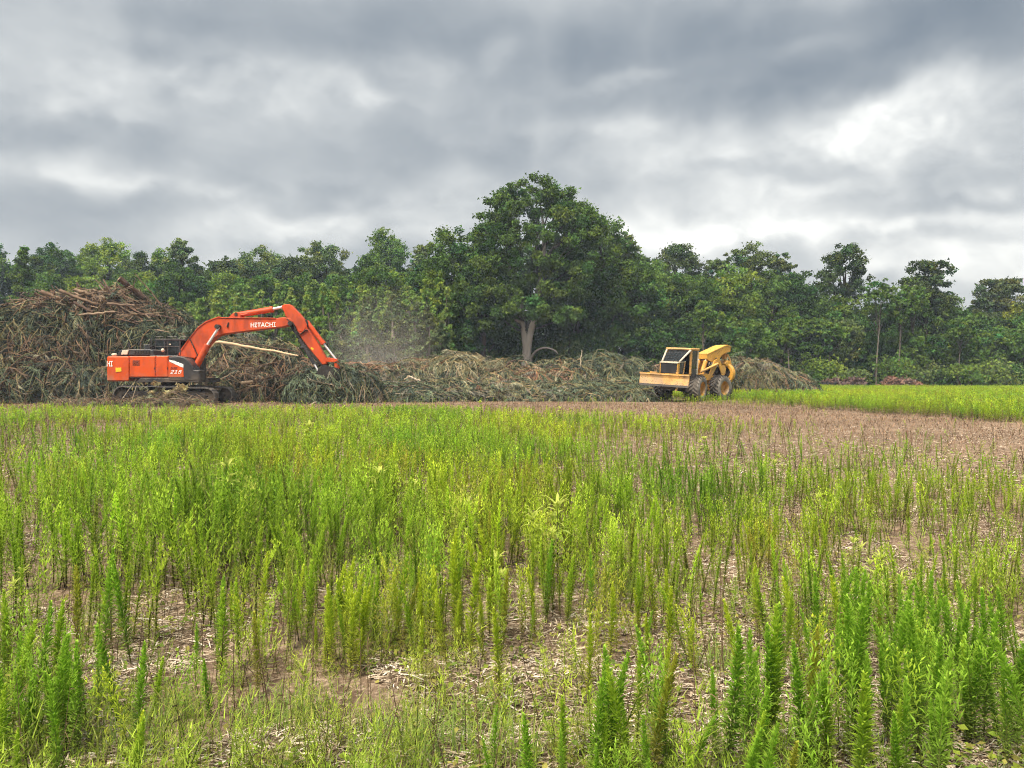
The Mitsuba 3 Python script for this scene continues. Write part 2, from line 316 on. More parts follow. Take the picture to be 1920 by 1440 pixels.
def tree(name, label, cat, px, ytop, Y, half_px, kind='broad', col=(.045, .08, .022), base=None, n=9000, size=.34, trunk='brown', seed=0, group=None, girth=None, ztop=None, lean=0.0, xoff=0.0):
    rng = np.random.default_rng(seed)
    x, h = (px - CX) / F_PX * Y, EYE + (HOR - ytop) / F_PX * Y
    rx = half_px / F_PX * Y
    z0 = float(ground_z(x, Y)) - .1
    zb = h * (base if base is not None else {'pine': .52, 'cone': .12, 'airy': .42, 'broad': .16}[kind])
    g = girth or .018 * h + .06
    k = thing(name, label, cat, group)
    bend = rng.normal(0, .035, 2) * h; bend[0] += lean * h
    zt = zb + (h - zb) * .75
    tz = np.linspace(0, zt, 9); u = tz / h
    axis = np.stack([x + bend[0] * u ** 2 + .25 * np.sin(u * 5 + seed) * u, Y + bend[1] * u ** 2 + .2 * np.sin(u * 4 + 2 * seed) * u, z0 + tz], 1)
    mb = MB(); rad = g * np.clip(1.25 - u * 1.25, .16, 2) * np.where(tz < .2, 1.25, 1)
    tc = np.array(TRUNK[trunk])
    v, f = tube(axis, rad, 8); mb.add(v, f, tc * rng.uniform(.75, 1.2, (len(v), 1)))
    c, r = puffs_for(rng, kind, h, rx, zb)
    c = c + np.array([x, Y, z0]) + np.outer(np.clip(c[:, 2] / h, 0, 1) ** 2, [bend[0], bend[1], 0])
    lm = MB()
    for j in rng.choice(len(c), min(14, len(c)), replace=False):
        zs = np.clip(.5 * (c[j, 2] - z0) + .2 * zb, .35 * zb + .2, zt * .95)
        s = np.array([np.interp(zs, tz, axis[:, q]) for q in range(3)])
        e = c[j]; m = (s + e) / 2 + np.array([0, 0, -.06 * np.linalg.norm(e - s)]) + rng.normal(0, .15, 3)
        tt = np.linspace(0, 1, 5)[:, None]; pts = (1 - tt) ** 2 * s + 2 * tt * (1 - tt) * m + tt ** 2 * e
        v, f = tube(pts, np.linspace(max(.03, np.interp(zs, tz, rad) * .45), .02, 5), 4, False); lm.add(v, f, tc * rng.uniform(.4, .7))
    put(k + '__trunk', mb.shape('matte', True)); put(k + '__limbs', lm.shape('matte', True)); labels[k + '__limbs'] = {'kind': 'stuff'}
    lv, lf, lc = leaves(rng, c, r, n, size, col, up=.45 if kind != 'pine' else .25, flat=.5 if kind == 'pine' else .75, elong=1.5)
    put(k + '__crown', mikit.ply((lv, lf), 'tree_leaf', color=lc))
    return k
DARK, MID, LIGHT, YELLOW, PINE, GREY = (.070, .135, .036), (.112, .195, .044), (.185, .28, .055), (.25, .30, .05), (.082, .125, .046), (.138, .200, .070)
# left wood, far
LEFT_FAR = [(-60, 448, 60, 'broad', MID), (-5, 446, 45, 'broad', DARK), (85, 441, 40, 'broad', DARK), (148, 468, 35, 'broad', MID), (195, 437, 46, 'broad', LIGHT), (262, 461, 36, 'broad', PINE),
            (303, 462, 34, 'broad', MID), (347, 440, 32, 'airy', GREY), (397, 471, 34, 'broad', PINE), (442, 476, 38, 'broad', DARK), (488, 459, 46, 'broad', GREY), (548, 478, 40, 'broad', PINE),
            (617, 441, 47, 'airy', GREY), (682, 470, 34, 'broad', DARK), (735, 420, 46, 'broad', MID), (790, 448, 28, 'airy', GREY)]
FAR_L = ['grey green tree cut by the left photo edge on the skyline', 'dark tree on the skyline at the far left', 'dark tree on the skyline left of the pale round one', 'dark gap tree just left of the pale round crown',
         'pale green round crowned tree on the left skyline', 'dark flat pine right of the pale round crowned tree', 'small dull tree between two dark pines on the left skyline', 'two tipped airy tree on the skyline above the excavator cab',
         'low dark pine right of the two tipped airy tree', 'dark broad tree above the bend of the excavator boom', 'broad grey green crown on the skyline above the lettered boom', 'dark low pine above the excavator arm top',
         'airy pale tree alone on the skyline right of the excavator', 'low dark tree between the airy pale tree and the tall one', 'tall full tree on the skyline above the dust cloud', 'narrow airy tree at the left foot of the big hill of trees']
for i, ((px, yt, hw, kd, c), lab) in enumerate(zip(LEFT_FAR, FAR_L)):
    tree('pine_tree' if 'pine' in lab and c is PINE else 'broadleaf_tree', lab, 'tree', px, yt, 118 + (i * 7) % 11, hw * 1.12, kd, tuple(1.25 * q for q in c), n=11500, size=.30, seed=100 + i, base=.52)
for i, (px, yt, hw, c) in enumerate([(-70, 500, 60, MID), (105, 503, 56, MID), (165, 510, 50, LIGHT), (232, 494, 60, MID), (290, 500, 50, LIGHT), (335, 482, 50, DARK), (390, 500, 45, DARK), (430, 505, 52, LIGHT), (480, 498, 45, MID),
                                     (520, 508, 55, DARK), (575, 505, 50, MID), (620, 500, 52, MID), (665, 505, 45, DARK), (705, 478, 50, MID), (745, 490, 45, LIGHT), (790, 478, 48, DARK)]):
    tree('broadleaf_tree', 'middle storey tree inside the left wood, below the skyline crowns', 'tree', px, yt, 104 + (i * 5) % 8, hw, 'broad', c, n=9500, size=.30, seed=150 + i, base=.3, group='middle trees of the left wood')
tree('broadleaf_tree', 'rounded bright tree standing forward at the far left edge', 'tree', 35, 452, 94, 42, 'cone', MID, n=11000, size=.29, seed=199, base=.05)
rs = np.random.default_rng(77)
for i in range(34):                                                  # young trees
    px = 320 + i * 15.5 + rs.uniform(-8, 8); yt = 528 + 22 * rs.random() + (12 if px < 420 else 0) - 12 * (px > 500) * rs.random()
    tree('young_tree', 'young light green sapling in the row behind the excavator', 'sapling', px, yt, 78 + 12 * rs.random(), 22 + 9 * rs.random(), 'cone', [(.23, .35, .085), (.19, .31, .075), (.26, .36, .095)][i % 3], n=4600, size=.23, seed=220 + i,
         base=.12, group='young saplings behind the excavator', trunk='grey')
for i, (px, yt, hw) in enumerate([(640, 590, 30), (690, 565, 38), (740, 545, 40), (775, 560, 34), (805, 570, 30), (720, 610, 34), (780, 620, 30), (830, 600, 30)]):
    tree('young_tree', 'grey green sapling in the dust right of the excavator', 'sapling', px, yt, 76 + i, hw, 'cone', (.14, .19, .08), n=3600, size=.28, seed=270 + i, base=.18, group='dusty saplings right of the excavator', trunk='pale')
# the hill of trees round the big one
BIG = [(850, 418, 70, 93, 'broad', MID, 'left shoulder tree of the big hill of trees'), (905, 470, 60, 88, 'broad', DARK, 'dark drooping tree left of the big pale trunk'), (1128, 378, 78, 95, 'broad', MID, 'tall tree on the right shoulder of the biggest tree'),
       (1172, 410, 42, 97, 'broad', GREY, 'airy branch topped tree at the right end of the big hill of trees'), (1085, 440, 60, 91, 'broad', DARK, 'dark tree leaning on the right of the biggest tree'), (1175, 455, 70, 96, 'broad', MID, 'rounded tree below the right shoulder'),
       (925, 402, 62, 97, 'broad', DARK, 'dark tree behind the left of the biggest crown'), (820, 500, 45, 90, 'broad', LIGHT, 'light green tree at the left foot of the big hill of trees'), (1060, 352, 55, 96, 'broad', MID, 'right hand top of the big hill of trees')]
for i, (px, yt, hw, Y, kd, c, lab) in enumerate(BIG):
    tree('broadleaf_tree', lab, 'tree', px, yt, Y, hw, kd, c, n=14500, size=.30, seed=300 + i, base=.2 if kd == 'broad' else .55)
# right wood
RIGHT_FAR = [(1265, 441, 58, 110, 'airy', PINE, 'dark spreading tree on the skyline right of the big hill'), (1335, 468, 34, 112, 'airy', GREY, 'thin tree between the dark spreading one and the tall airy one'), (1412, 445, 46, 112, 'airy', GREY, 'tall airy tree on the skyline above the skidder'),
             (1468, 458, 30, 113, 'airy', GREY, 'smaller airy tree right of the tall airy one'), (1585, 456, 54, 101, 'airy', PINE, 'tall pine with a long side branch on the right skyline'), (1735, 488, 48, 100, 'pine', PINE, 'flat topped pine standing alone on the right skyline'),
             (1824, 556, 24, 108, 'airy', GREY, 'small faint tree right of the flat topped pine'), (1880, 524, 46, 104, 'pine', (.12, .16, .07), 'open wispy pine near the right edge'), (1948, 545, 50, 100, 'broad', MID, 'tree cut by the right photo edge'),
             (1215, 458, 40, 108, 'broad', DARK, 'small dark tree in the dip right of the big hill')]
for i, (px, yt, hw, Y, kd, c, lab) in enumerate(RIGHT_FAR):
    tree('pine_tree' if kd == 'pine' else 'broadleaf_tree', lab, 'tree', px, yt, Y, hw, kd, c, n=8000 if kd == 'pine' else 7000 if kd == 'airy' else 8000, size=.30, seed=340 + i, base={'pine': .62, 'airy': .55, 'broad': .15}[kd], trunk='brown')
MIDR = [(1110, 492, 66, DARK), (1215, 480, 62, MID), (1292, 498, 62, MID), (1370, 490, 58, LIGHT), (1440, 500, 55, MID), (1505, 500, 52, DARK), (1560, 545, 52, MID), (1630, 560, 50, DARK), (1690, 550, 48, MID), (1750, 535, 50, MID), (1800, 575, 48, DARK), (1855, 572, 46, MID), (1912, 560, 44, YELLOW), (1985, 560, 60, MID), (1330, 520, 50, DARK), (1240, 520, 50, DARK)]
for i, (px, yt, hw, c) in enumerate(MIDR):
    lab = 'yellowish tree at the right edge of the wood' if c is YELLOW else 'middle storey tree in the dark right hand wood'
    tree('broadleaf_tree', lab, 'tree', px, yt, 98 + (i * 5) % 7, hw, 'broad', c, n=11500, size=.28, seed=370 + i, base=.3, group=None if c is YELLOW else 'middle trees of the right wood')
FRONT = [(1085, 602, 52, DARK), (1150, 590, 55, MID), (1225, 600, 50, DARK), (1290, 590, 50, DARK), (1345, 572, 48, MID), (1405, 585, 50, MID), (1470, 575, 48, MID), (1530, 600, 40, DARK), (1585, 590, 42, GREY), (1640, 610, 42, DARK), (1700, 612, 42, MID), (1758, 622, 42, DARK), (1810, 612, 44, MID), (1862, 606, 46, MID), (1920, 600, 48, MID), (880, 590, 46, DARK), (930, 600, 42, DARK), (835, 580, 42, MID), (1985, 600, 50, MID), (1040, 618, 40, DARK), (1022, 575, 48, DARK), (965, 580, 46, DARK)]
for i, (px, yt, hw, c) in enumerate(FRONT):
    tree('understorey_tree', 'low leafy tree along the front edge of the right hand wood', 'tree', px, yt, 92 + (i * 3) % 5, hw, 'broad', c, n=8500, size=.28, seed=400 + i, base=.12, trunk='grey', group='low trees along the wood edge')
THIN = [(1554, 600, 95, 30, 'pale straight trunk left of the two reddish bushes', .0), (1531, 590, 96, 26, 'thin grey trunk beside the pale straight one', .0), (1643, 520, 94, 34, 'tall slim trunk in the middle of the right wood', .0), (1684, 540, 94, 30, 'slim trunk above the left reddish bush', -.02), (1712, 520, 95, 34, 'leaning slim trunk right of the reddish bushes', .06),
        (1318, 560, 93, 26, 'thin trunk right behind the yellow skidder', .02), (1480, 600, 92, 24, 'thin stem behind the right hand brush pile', .03), (1800, 590, 94, 28, 'slim pale stem towards the right edge', -.03)]
for i, (px, yt, Y, hw, lab, ln) in enumerate(THIN):
    tree('slender_tree', lab, 'tree', px, yt, Y - 4, hw, 'airy', MID, n=1500, size=.30, seed=430 + i, base=.62, trunk='grey', girth=.09, lean=ln)
# bushes at the wood's foot
rb = np.random.default_rng(5)
def bush(label, px, py, Y, w_px, h_px, col, n, seed, group=None, name='bush', twiggy=False):
    rng = np.random.default_rng(seed); k = thing(name, label, 'bush', group)
    x = (px - CX) / F_PX * Y; z0 = float(ground_z(x, Y)); w, h = w_px / F_PX * Y, h_px / F_PX * Y
    m = 16; c = np.stack([x + rng.uniform(-w, w, m) * .75, Y + rng.uniform(-1, 1, m), z0 + h * rng.uniform(.15, .75, m)], 1); r = h * rng.uniform(.22, .4, m)
    v, f, cc = leaves(rng, c, r, n, .26, col, elong=3.0 if twiggy else 1.5, up=.2)
    put(k + '__foliage', mikit.ply((v, f), 'matte' if twiggy else 'tree_leaf', color=cc))
    mb = MB()
    for j in range(m):
        b = np.array([c[j, 0] * .5 + x * .5, c[j, 1], z0 - .05]); v, f = tube([b, (b + c[j]) / 2 + rng.normal(0, .1, 3), c[j] + [0, 0, r[j] * .8]], [.05, .035, .012], 4, False); mb.add(v, f, (.09, .06, .045))
    put(k + '__stems', mb.shape('matte', True)); labels[k + '__stems'] = {'kind': 'stuff'}
for i in range(26):
    px = 1090 + i * 34 + rb.uniform(-12, 12)
    bush('low green bush at the foot of the right hand wood', px, 730, 88 + rb.uniform(-1, 4), 30, 32 + 34 * rb.random(), [DARK, MID, LIGHT, GREY][i % 4], 1700, 450 + i, 'bushes at the foot of the right wood')
for i in range(17):
    px = 620 + i * 30 + rb.uniform(-10, 10)
    bush('low green bush behind the long brush windrow', px, 720, 90 + rb.uniform(-2, 3), 34, 60 + 60 * rb.random(), [DARK, MID, GREY][i % 3], 2200, 480 + i, 'bushes behind the windrow')
for i in range(9):
    bush('low green bush behind the tall brush pile on the left', -60 + i * 48 + rb.uniform(-10, 10), 700, 84 + rb.uniform(-2, 4), 40, 130 + 40 * rb.random(), [MID, LIGHT, MID][i % 3], 2200, 500 + i, 'bushes behind the left pile')
for px, w, h, c, lab in [(1583, 42, 26, (.13, .085, .075), 'wide greyish brown dead bush at the foot of the right wood'), (1675, 17, 24, (.20, .115, .085), 'small reddish dead bush, left one of two'), (1708, 20, 22, (.19, .12, .09), 'small reddish dead bush, right one of two')]:
    bush(lab, px, 730, 86, w, h, c, 2600, 520 + px, name='dead_bush', twiggy=True)

for i, px in enumerate((905, 950, 1000, 1018, 1045, 1085)):
    bush('dark bush in the shade behind the pale forked trunk', px, 720, 99 + (i % 2) * 2, 40, 125, DARK, 3200, 560 + i, 'dark bushes behind the big trunk')

# the biggest tree, with the pale forked trunk
def hero():
    rng = np.random.default_rng(9); Y = 86.0
    k = thing('big_tree', 'biggest tree, with a pale forked trunk, in the middle of the wood edge', 'tree')
    P = lambda px, py, dy=0.0: at(px, py, Y + dy)
    tc = np.array((.285, .262, .235))
    def limb(pts, rads, sides=10, tone=1.0):
        p = np.array(pts); n = 14; s = np.linspace(0, 1, len(p)); ss = np.linspace(0, 1, n)
        from scipy.interpolate import PchipInterpolator
        q = PchipInterpolator(s, p)(ss); r = PchipInterpolator(s, rads)(ss)
        v, f = tube(q, r, sides); nz = meshkit.fbm(v * np.array([2.2, 2.2, .5]), 3, 3)
        v = v + unit(v - q[np.minimum(np.arange(len(v)) // sides, n - 1)]) * ((nz - .5) * .22 * np.interp(np.arange(len(v)) / len(v), [0, 1], [rads[0], rads[-1]]))[:, None]
        return v, f, tc * tone * (.65 + .6 * meshkit.fbm(v * np.array([7, 7, 1.2]), 3, 6))[:, None]
    mb = MB()
    mb.add(*limb([P(985, 735), P(985, 690), P(987, 655), P(983, 630), P(979, 600), P(975, 560), P(955, 500), P(945, 420)], [.62, .50, .44, .36, .30, .28, .22, .10], 14))
    mb.add(*limb([P(990, 690, -.15), P(992, 640, -.2), P(997, 615, -.1), P(1003, 585), P(1010, 540), P(1020, 470), P(1015, 390)], [.22, .34, .36, .34, .30, .24, .10], 12))
    put(k + '__trunk', mb.shape('matte', True))
    lb = MB(); lb.add(*limb([P(994, 684, -.4), P(998, 668, -.8), P(1007, 657, -1.2), P(1022, 652, -1.6), P(1040, 657, -2), P(1046, 664, -2.2)], [.16, .14, .12, .10, .08, .04], 8, .55))
    put(k + '__limb', lb.shape('matte', True)); labels[k + '__limb'] = {'label': 'low bare limb arching out at the right of the trunk'}
    lb = MB(); lb.add(*limb([P(979, 606), P(972, 602, -.5), P(966, 600, -1)], [.2, .16, .1], 8)); put(k + '__limb', lb.shape('matte', True))
    # crown: puffs inside the outline seen in the photograph
    spec = [(960, 372, 42, 30), (1000, 360, 45, 24), (1045, 372, 38, 28), (930, 405, 36, 26), (975, 410, 55, 34), (1030, 415, 55, 36), (1080, 400, 38, 28), (915, 445, 34, 26), (960, 455, 50, 34), (1020, 460, 56, 36), (1075, 450, 48, 34), (1110, 430, 30, 26),
            (930, 500, 46, 30), (985, 505, 52, 36), (1040, 510, 50, 36), (1085, 500, 40, 30), (945, 545, 44, 28), (1000, 550, 48, 30), (1050, 560, 44, 28), (960, 575, 34, 20), (1075, 545, 34, 26), (925, 560, 30, 24), (1010, 585, 30, 16), (1060, 590, 34, 18), (950, 590, 26, 14)]
    C, R = [], []
    for px, py, hx, hy in spec:
        for _ in range(15):
            a = unit(rng.normal(0, 1, 3)); q = rng.uniform(.3, 1) ** .5
            C.append(at(px + a[0] * hx * q, py - a[2] * hy * q, Y) + np.array([0, a[1] * (3.6 if py > 400 else 2.6) * q + rng.normal(0, .8), 0])); R.append(rng.uniform(.42, .85))
    C, R = np.array(C), np.array(R)
    lm = MB()
    for j in rng.choice(len(C), 60, replace=False):
        zz = np.clip(C[j][2] * .72, 6.5, 17); s = at(985 + (20 if C[j][0] > 2 else -25) * (zz > 8), HOR - (zz - EYE) * F_PX / Y, Y)
        m = (s + C[j]) / 2 + rng.normal(0, .3, 3); t = np.linspace(0, 1, 5)[:, None]
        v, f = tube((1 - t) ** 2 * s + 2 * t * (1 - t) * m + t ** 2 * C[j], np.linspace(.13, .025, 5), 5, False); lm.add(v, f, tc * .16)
    put(k + '__limbs', lm.shape('matte', True)); labels[k + '__limbs'] = {'kind': 'stuff'}
    v, f, c = leaves(rng, C, R, 72000, .26, (.105, .182, .044), up=.45, jitter=.3)
    put(k + '__crown', mikit.ply((v, f), 'tree_leaf', color=c))
hero()

# the wood behind, one mass
def wood():
    rng = np.random.default_rng(31); n = 1300
    px = rng.uniform(-250, 2250, n); Y = rng.uniform(128, 138, n); top = np.interp(px, [-250, 0, 800, 860, 1150, 1250, 1500, 1650, 1800, 2250], [500, 500, 500, 470, 470, 520, 530, 600, 610, 600])
    py = top + 12 + rng.uniform(0, 1, n) ** 1.1 * (705 - top); c = np.stack([(px - CX) / F_PX * Y, Y, EYE + (HOR - py) / F_PX * Y], 1)
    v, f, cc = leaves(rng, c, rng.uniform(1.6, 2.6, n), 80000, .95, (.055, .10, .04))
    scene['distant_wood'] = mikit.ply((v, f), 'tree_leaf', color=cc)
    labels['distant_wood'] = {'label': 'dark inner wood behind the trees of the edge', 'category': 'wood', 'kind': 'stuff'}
wood()
# ------------------------------------------------------------------ excavator
EX = thing('excavator', 'orange tracked excavator with its boom reaching right into the brush', 'excavator')
def part(holder, name, mbs, bsdf, smooth=28, label=None):
    k = put(f'{holder}__{name}', mikit.ply(mbs if isinstance(mbs, tuple) else mbs.mesh(), bsdf, smooth=smooth))
    if label: labels[k] = {'label': label}
    return k
def A(Y): return lambda *uv: [tuple(at(180 + u / 6.857, 620 + v / 6.857, Y)[[0, 2]]) for u, v in uv]       # house, machine drawing to metres at depth Y
def B(Y): return lambda *uv: [tuple(at(320 + u / 5.647, 560 + v / 5.647, Y)[[0, 2]]) for u, v in uv]       # boom and arm
def J(parts):
    m = MB()
    for v, f in parts: m.add(v, f)
    return m
def rod(p, q, r, Y, n=14, ends=True):
    a, b = np.array([p[0], Y, p[1]]), np.array([q[0], Y, q[1]])
    return tube([a, a * .98 + b * .02, a * .02 + b * .98, b], [r * .93, r, r, r * .93], n)

def excavator():
    Y0, Y1 = 42.0, 45.05; a = A(Y0); bc = B(43.2)
    (xr, zt), (xf, zb) = a((112, 326), (418, 652))
    ys = np.linspace(Y0, Y1, 15); ym = (Y0 + Y1) / 2; q = np.abs(ys - ym) / (Y1 - ym)
    rear = [(xr + .13 * max(0, (t - .86) / .14) ** 2 + .10 * t ** 2 - .06, y) for t, y in zip(q, ys)]
    cw = prism(rear + [(xf, Y1), (xf, Y0)], zb, zt, .07, axes=(0, 1, 2))
    part(EX, 'counterweight', cw, 'orange_paint', label='dusty orange rounded counterweight at the rear')
    # machinery house: a dark core and side panels with joints between them
    (x1, _), (x2, _), (x3, _), (x4, zs) = a((424, 0), (762, 0), (928, 0), (1130, 600))
    part(EX, 'house', J([box(xf, a((1140, 0))[0][0], Y0 + .06, Y1 - .05, zb + .16, zt - .06, .03)]), 'black_paint')
    for k, (l, r) in enumerate(((x1, x2), (x2 + .02, x3))):
        part(EX, 'side_panel', prism([(l, zs), (r, zs), (r, zt - .08), (r, zt), (l, zt), (l, zt - .08)], Y0 + .01, Y0 + .5, .05), 'orange_paint')
    for u, v in ((744, 470), (912, 470)): part(EX, 'door_handle', prism(a((u, v), (u + 9, v), (u + 9, v + 26), (u, v + 26)), Y0 - .012, Y0 + .02, .006), 'black_paint')
    part(EX, 'side_vent', J([prism(a((470, 384 + 14 * i), (560, 384 + 14 * i), (560, 391 + 14 * i), (470, 391 + 14 * i)), Y0 - .004, Y0 + .02, .003) for i in range(5)]), 'cast_dark'); labels[EX + '__side_vent'] = {'kind': 'stuff'}
    part(EX, 'house_roof', J([box(xf, x3, Y0 + .5, Y1 - .02, zt - .03, zt - .004, .01)]), 'orange_paint')
    part(EX, 'front_panel', prism(a((932, 398), (1124, 478), (1130, 598), (932, 598)), Y0 - .015, Y0 + .1, .015), 'orange_paint')
    part(EX, 'stripe', prism(a((940, 374), (1000, 386), (1124, 432), (1126, 476), (1082, 462), (946, 398)), Y0 - .022, Y0 + .05, .008), 'white_print', label='white slanted stripe over the model number')
    part(EX, 'fender', prism(a((930, 334), (1060, 326), (1135, 344), (1195, 392), (1240, 465), (1256, 505), (1328, 510), (1332, 640), (1140, 655), (930, 640)), Y0 + .0, Y0 + .95, .05), 'black_paint', label='dark rounded fender with a step in front of the panels')
    part(EX, 'skirt', prism(a((560, 612), (1134, 606), (1330, 610), (1325, 664), (500, 668)), Y0 + .03, Y1 - .03, .03), 'black_paint')
    part(EX, 'reflector', prism(a((253, 478), (328, 476), (328, 524), (256, 534)), Y0 - .03, Y0 + .01, .006), 'amber_print', label='yellow plate on the counterweight')
    lat = meshkit.text_mesh('ITACHI', .28, .010, True); v = lat.vertices; v = v * [.78, 1, 1]
    path = np.array([(a((214, 0))[0][0], Y0)] + rear[:6]); cum = np.concatenate([[0], np.cumsum(np.linalg.norm(np.diff(path, axis=0), axis=1))])      # from the near side round the corner
    sd = v[:, 0].max() - v[:, 0]; tan = unit(np.stack([np.interp(sd + .03, cum, path[:, i]) - np.interp(sd - .03, cum, path[:, i]) for i in (0, 1)], 1)); out = np.stack([tan[:, 1], -tan[:, 0]], 1); out *= np.sign((out * [-.5, -1]).sum(1))[:, None]
    w = np.stack([np.interp(sd, cum, path[:, 0]) + out[:, 0] * (v[:, 2] + .004), np.interp(sd, cum, path[:, 1]) + out[:, 1] * (v[:, 2] + .004), a((0, 458))[0][1] + v[:, 1]], 1)
    part(EX, 'rear_lettering', (w, lat.faces), 'white_print', False, 'white maker name round the rear corner')
    lat = meshkit.text_mesh('215', .19, .012, True); v = lat.vertices
    (tx, tz), = a((946, 552)); w = np.stack([tx + v[:, 0] * 1.25 + v[:, 1] * .45, Y0 - .016 - v[:, 2], tz + v[:, 1]], 1)
    part(EX, 'model_number', (w, lat.faces), 'white_print', False, 'white slanted model number')
    lat = meshkit.text_mesh('ZAXIS', .11, .012, True); v = lat.vertices
    (tx, tz), = a((958, 496)); w = np.stack([tx + v[:, 0] * .78 + v[:, 1] * .3, Y0 - .016 - v[:, 2], tz + v[:, 1]], 1)
    part(EX, 'model_name', (w, lat.faces), 'dark_print', False, 'dark red model name')
    # hood with vents, lamp and mirror panel
    hd = prism(a((236, 322), (240, 275), (275, 243), (400, 234), (652, 234), (690, 252), (708, 322)), Y0 + .35, Y1 - .5, .05)
    part(EX, 'hood', hd, 'black_paint')
    part(EX, 'vent', J([prism(a((446 + 36 * i, 256), (470 + 36 * i, 256), (470 + 36 * i, 296), (446 + 36 * i, 296)), Y0 + .31, Y0 + .36, .008) for i in range(6)]), 'cast_dark')
    part(EX, 'hood_panel', prism(a((300, 250), (384, 246), (366, 304), (284, 306)), Y0 + .30, Y0 + .37, .01), 'pale_paint', label='pale grey panel on the hood')
    c = np.array([a((175, 306))[0][0], Y0 + .5, a((175, 306))[0][1]])
    m = trimesh.creation.icosphere(2); part(EX, 'work_lamp', (m.vertices * [.16, .12, .09] + c, m.faces), 'pale_paint', 40)
    c = np.array([a((772, 246))[0][0], Y0 + .8, a((772, 246))[0][1]])
    part(EX, 'work_lamp', (m.vertices * [.09, .10, .10] + c, m.faces), 'pale_paint', 40)
    # cab, on the far side
    ac = A(43.9); C0, C1 = 43.9, 44.95; ck = EX + '__cab'
    for u in (762, 880, 915, 1075): part(ck, 'post', box(ac((u - 9, 0))[0][0], ac((u + 9, 0))[0][0], C0, C0 + .09, ac((0, 330))[0][1] - .3, ac((0, 112))[0][1], .015), 'black_paint')
    for u in (762, 1075): part(ck, 'post', box(ac((u - 9, 0))[0][0], ac((u + 9, 0))[0][0], C1 - .09, C1, ac((0, 330))[0][1] - .3, ac((0, 112))[0][1], .015), 'black_paint')
    for v in (205,): part(ck, 'crossbar', box(ac((762, 0))[0][0], ac((1075, 0))[0][0], C0 - .01, C0 + .06, ac((0, v + 5))[0][1], ac((0, v - 5))[0][1], .01), 'black_paint')
    part(ck, 'cab_roof', prism(ac((755, 122), (760, 106), (1070, 104), (1160, 118), (1160, 128), (755, 128)), C0 - .02, C1 + .02, .02), 'black_paint')
    for u0, u1 in ((771, 871), (924, 1066)):
        part(ck, 'pane', J([box(ac((u0, 0))[0][0], ac((u1, 0))[0][0], C0 + .03, C0 + .04, ac((0, 320))[0][1], ac((0, 128))[0][1], .002)]), 'cab_glass')
    part(ck, 'pane', J([box(ac((771, 0))[0][0], ac((1066, 0))[0][0], C1 - .05, C1 - .04, ac((0, 320))[0][1], ac((0, 128))[0][1], .002)]), 'cab_glass')
    part(ck, 'seat', J([box(ac((860, 0))[0][0], ac((960, 0))[0][0], C0 + .25, C1 - .25, ac((0, 300))[0][1], ac((0, 275))[0][1], .04), box(ac((850, 0))[0][0], ac((872, 0))[0][0], C0 + .25, C1 - .25, ac((0, 280))[0][1], ac((0, 165))[0][1], .04)]), 'cast_dark')
    part(ck, 'sticker', prism(ac((936, 168), (960, 168), (960, 182), (936, 182)), C0 + .015, C0 + .03, .002), 'pale_paint')
    rails = MB()
    def rail(pts, Y, r=.022): rails.add(*tube([(p[0], Y, p[1]) for p in A(Y)(*pts)], r, 6))
    for Y in (43.95, 44.85):
        rail([(760, 112), (772, 80), (862, 80), (872, 112)], Y); rail([(915, 112), (922, 80), (1040, 80), (1050, 112)], Y); rail([(1082, 112), (1090, 82), (1160, 82)], Y)
    part(EX, 'roof_guard', rails, 'black_paint')
    rails = MB()
    rail([(697, 322), (697, 100), (712, 92), (720, 322)], 42.7); rail([(1058, 322), (1058, 235), (1084, 235), (1084, 322)], 42.15, .026); rail([(700, 322), (840, 322), (1080, 322)], 42.2, .02)
    rail([(612, 250), (612, 186), (700, 186), (700, 250)], 43.4, .03)
    part(EX, 'handrail', rails, 'black_paint'); labels[EX + '__handrail'] = {'kind': 'stuff'}
    part(EX, 'rear_box', prism(A(43.4)((620, 190), (696, 190), (696, 250), (620, 250)), 43.4, 44.6, .02), 'black_paint')
    part(EX, 'exhaust_pipe', tube([(p[0], 43.6, p[1]) for p in A(43.6)((438, 240), (430, 190), (418, 150))], [.05, .05, .04], 8), 'cast_dark')
    # boom
    bl = bc((110, 660), (60, 610), (105, 552), (150, 490), (205, 418), (290, 312), (372, 250), (440, 220), (505, 200), (545, 205), (800, 209), (1110, 212), (1145, 201), (1200, 196), (1265, 208), (1296, 238),
            (1286, 262), (1240, 286), (1180, 300), (980, 324), (750, 350), (570, 374), (500, 392), (450, 424), (400, 480), (320, 570), (250, 640), (180, 680))
    bk = part(EX, 'boom', prism(bl, 43.2, 43.86, .035), 'boom_paint', 30)
    part(bk, 'flange', J([prism(bc((100, 548), (205, 410), (290, 302), (370, 241), (505, 190), (545, 196), (1110, 204), (1110, 213), (545, 206), (505, 202), (372, 252), (290, 314), (205, 420), (112, 556)), 43.15, 43.91, .012)]), 'boom_paint')
    lat = meshkit.text_mesh('HITACHI', .30, .01, True); v = lat.vertices; sx = (1112 - 848) / 5.647 / F_PX * 43.2 / np.ptp(v[:, 0]); sz = (302 - 252) / 5.647 / F_PX * 43.2 / np.ptp(v[:, 1])
    (tx, tz), = bc((848, 304)); tilt = -.0
    w = np.stack([tx + (v[:, 0] - v[:, 0].min()) * sx, 43.2 - .009 - v[:, 2] + .01, tz + (v[:, 1] - v[:, 1].min()) * sz + (v[:, 0] - v[:, 0].min()) * sx * .02], 1)
    part(bk, 'lettering', (w, lat.faces), 'white_print', False, 'white block lettering on the boom side')
    part(bk, 'bracket', J([prism(bc((605, 205), (640, 165), (665, 148), (720, 146), (740, 172), (735, 205)), y, y + .12, .02) for y in (43.24, 43.70)]), 'boom_paint')
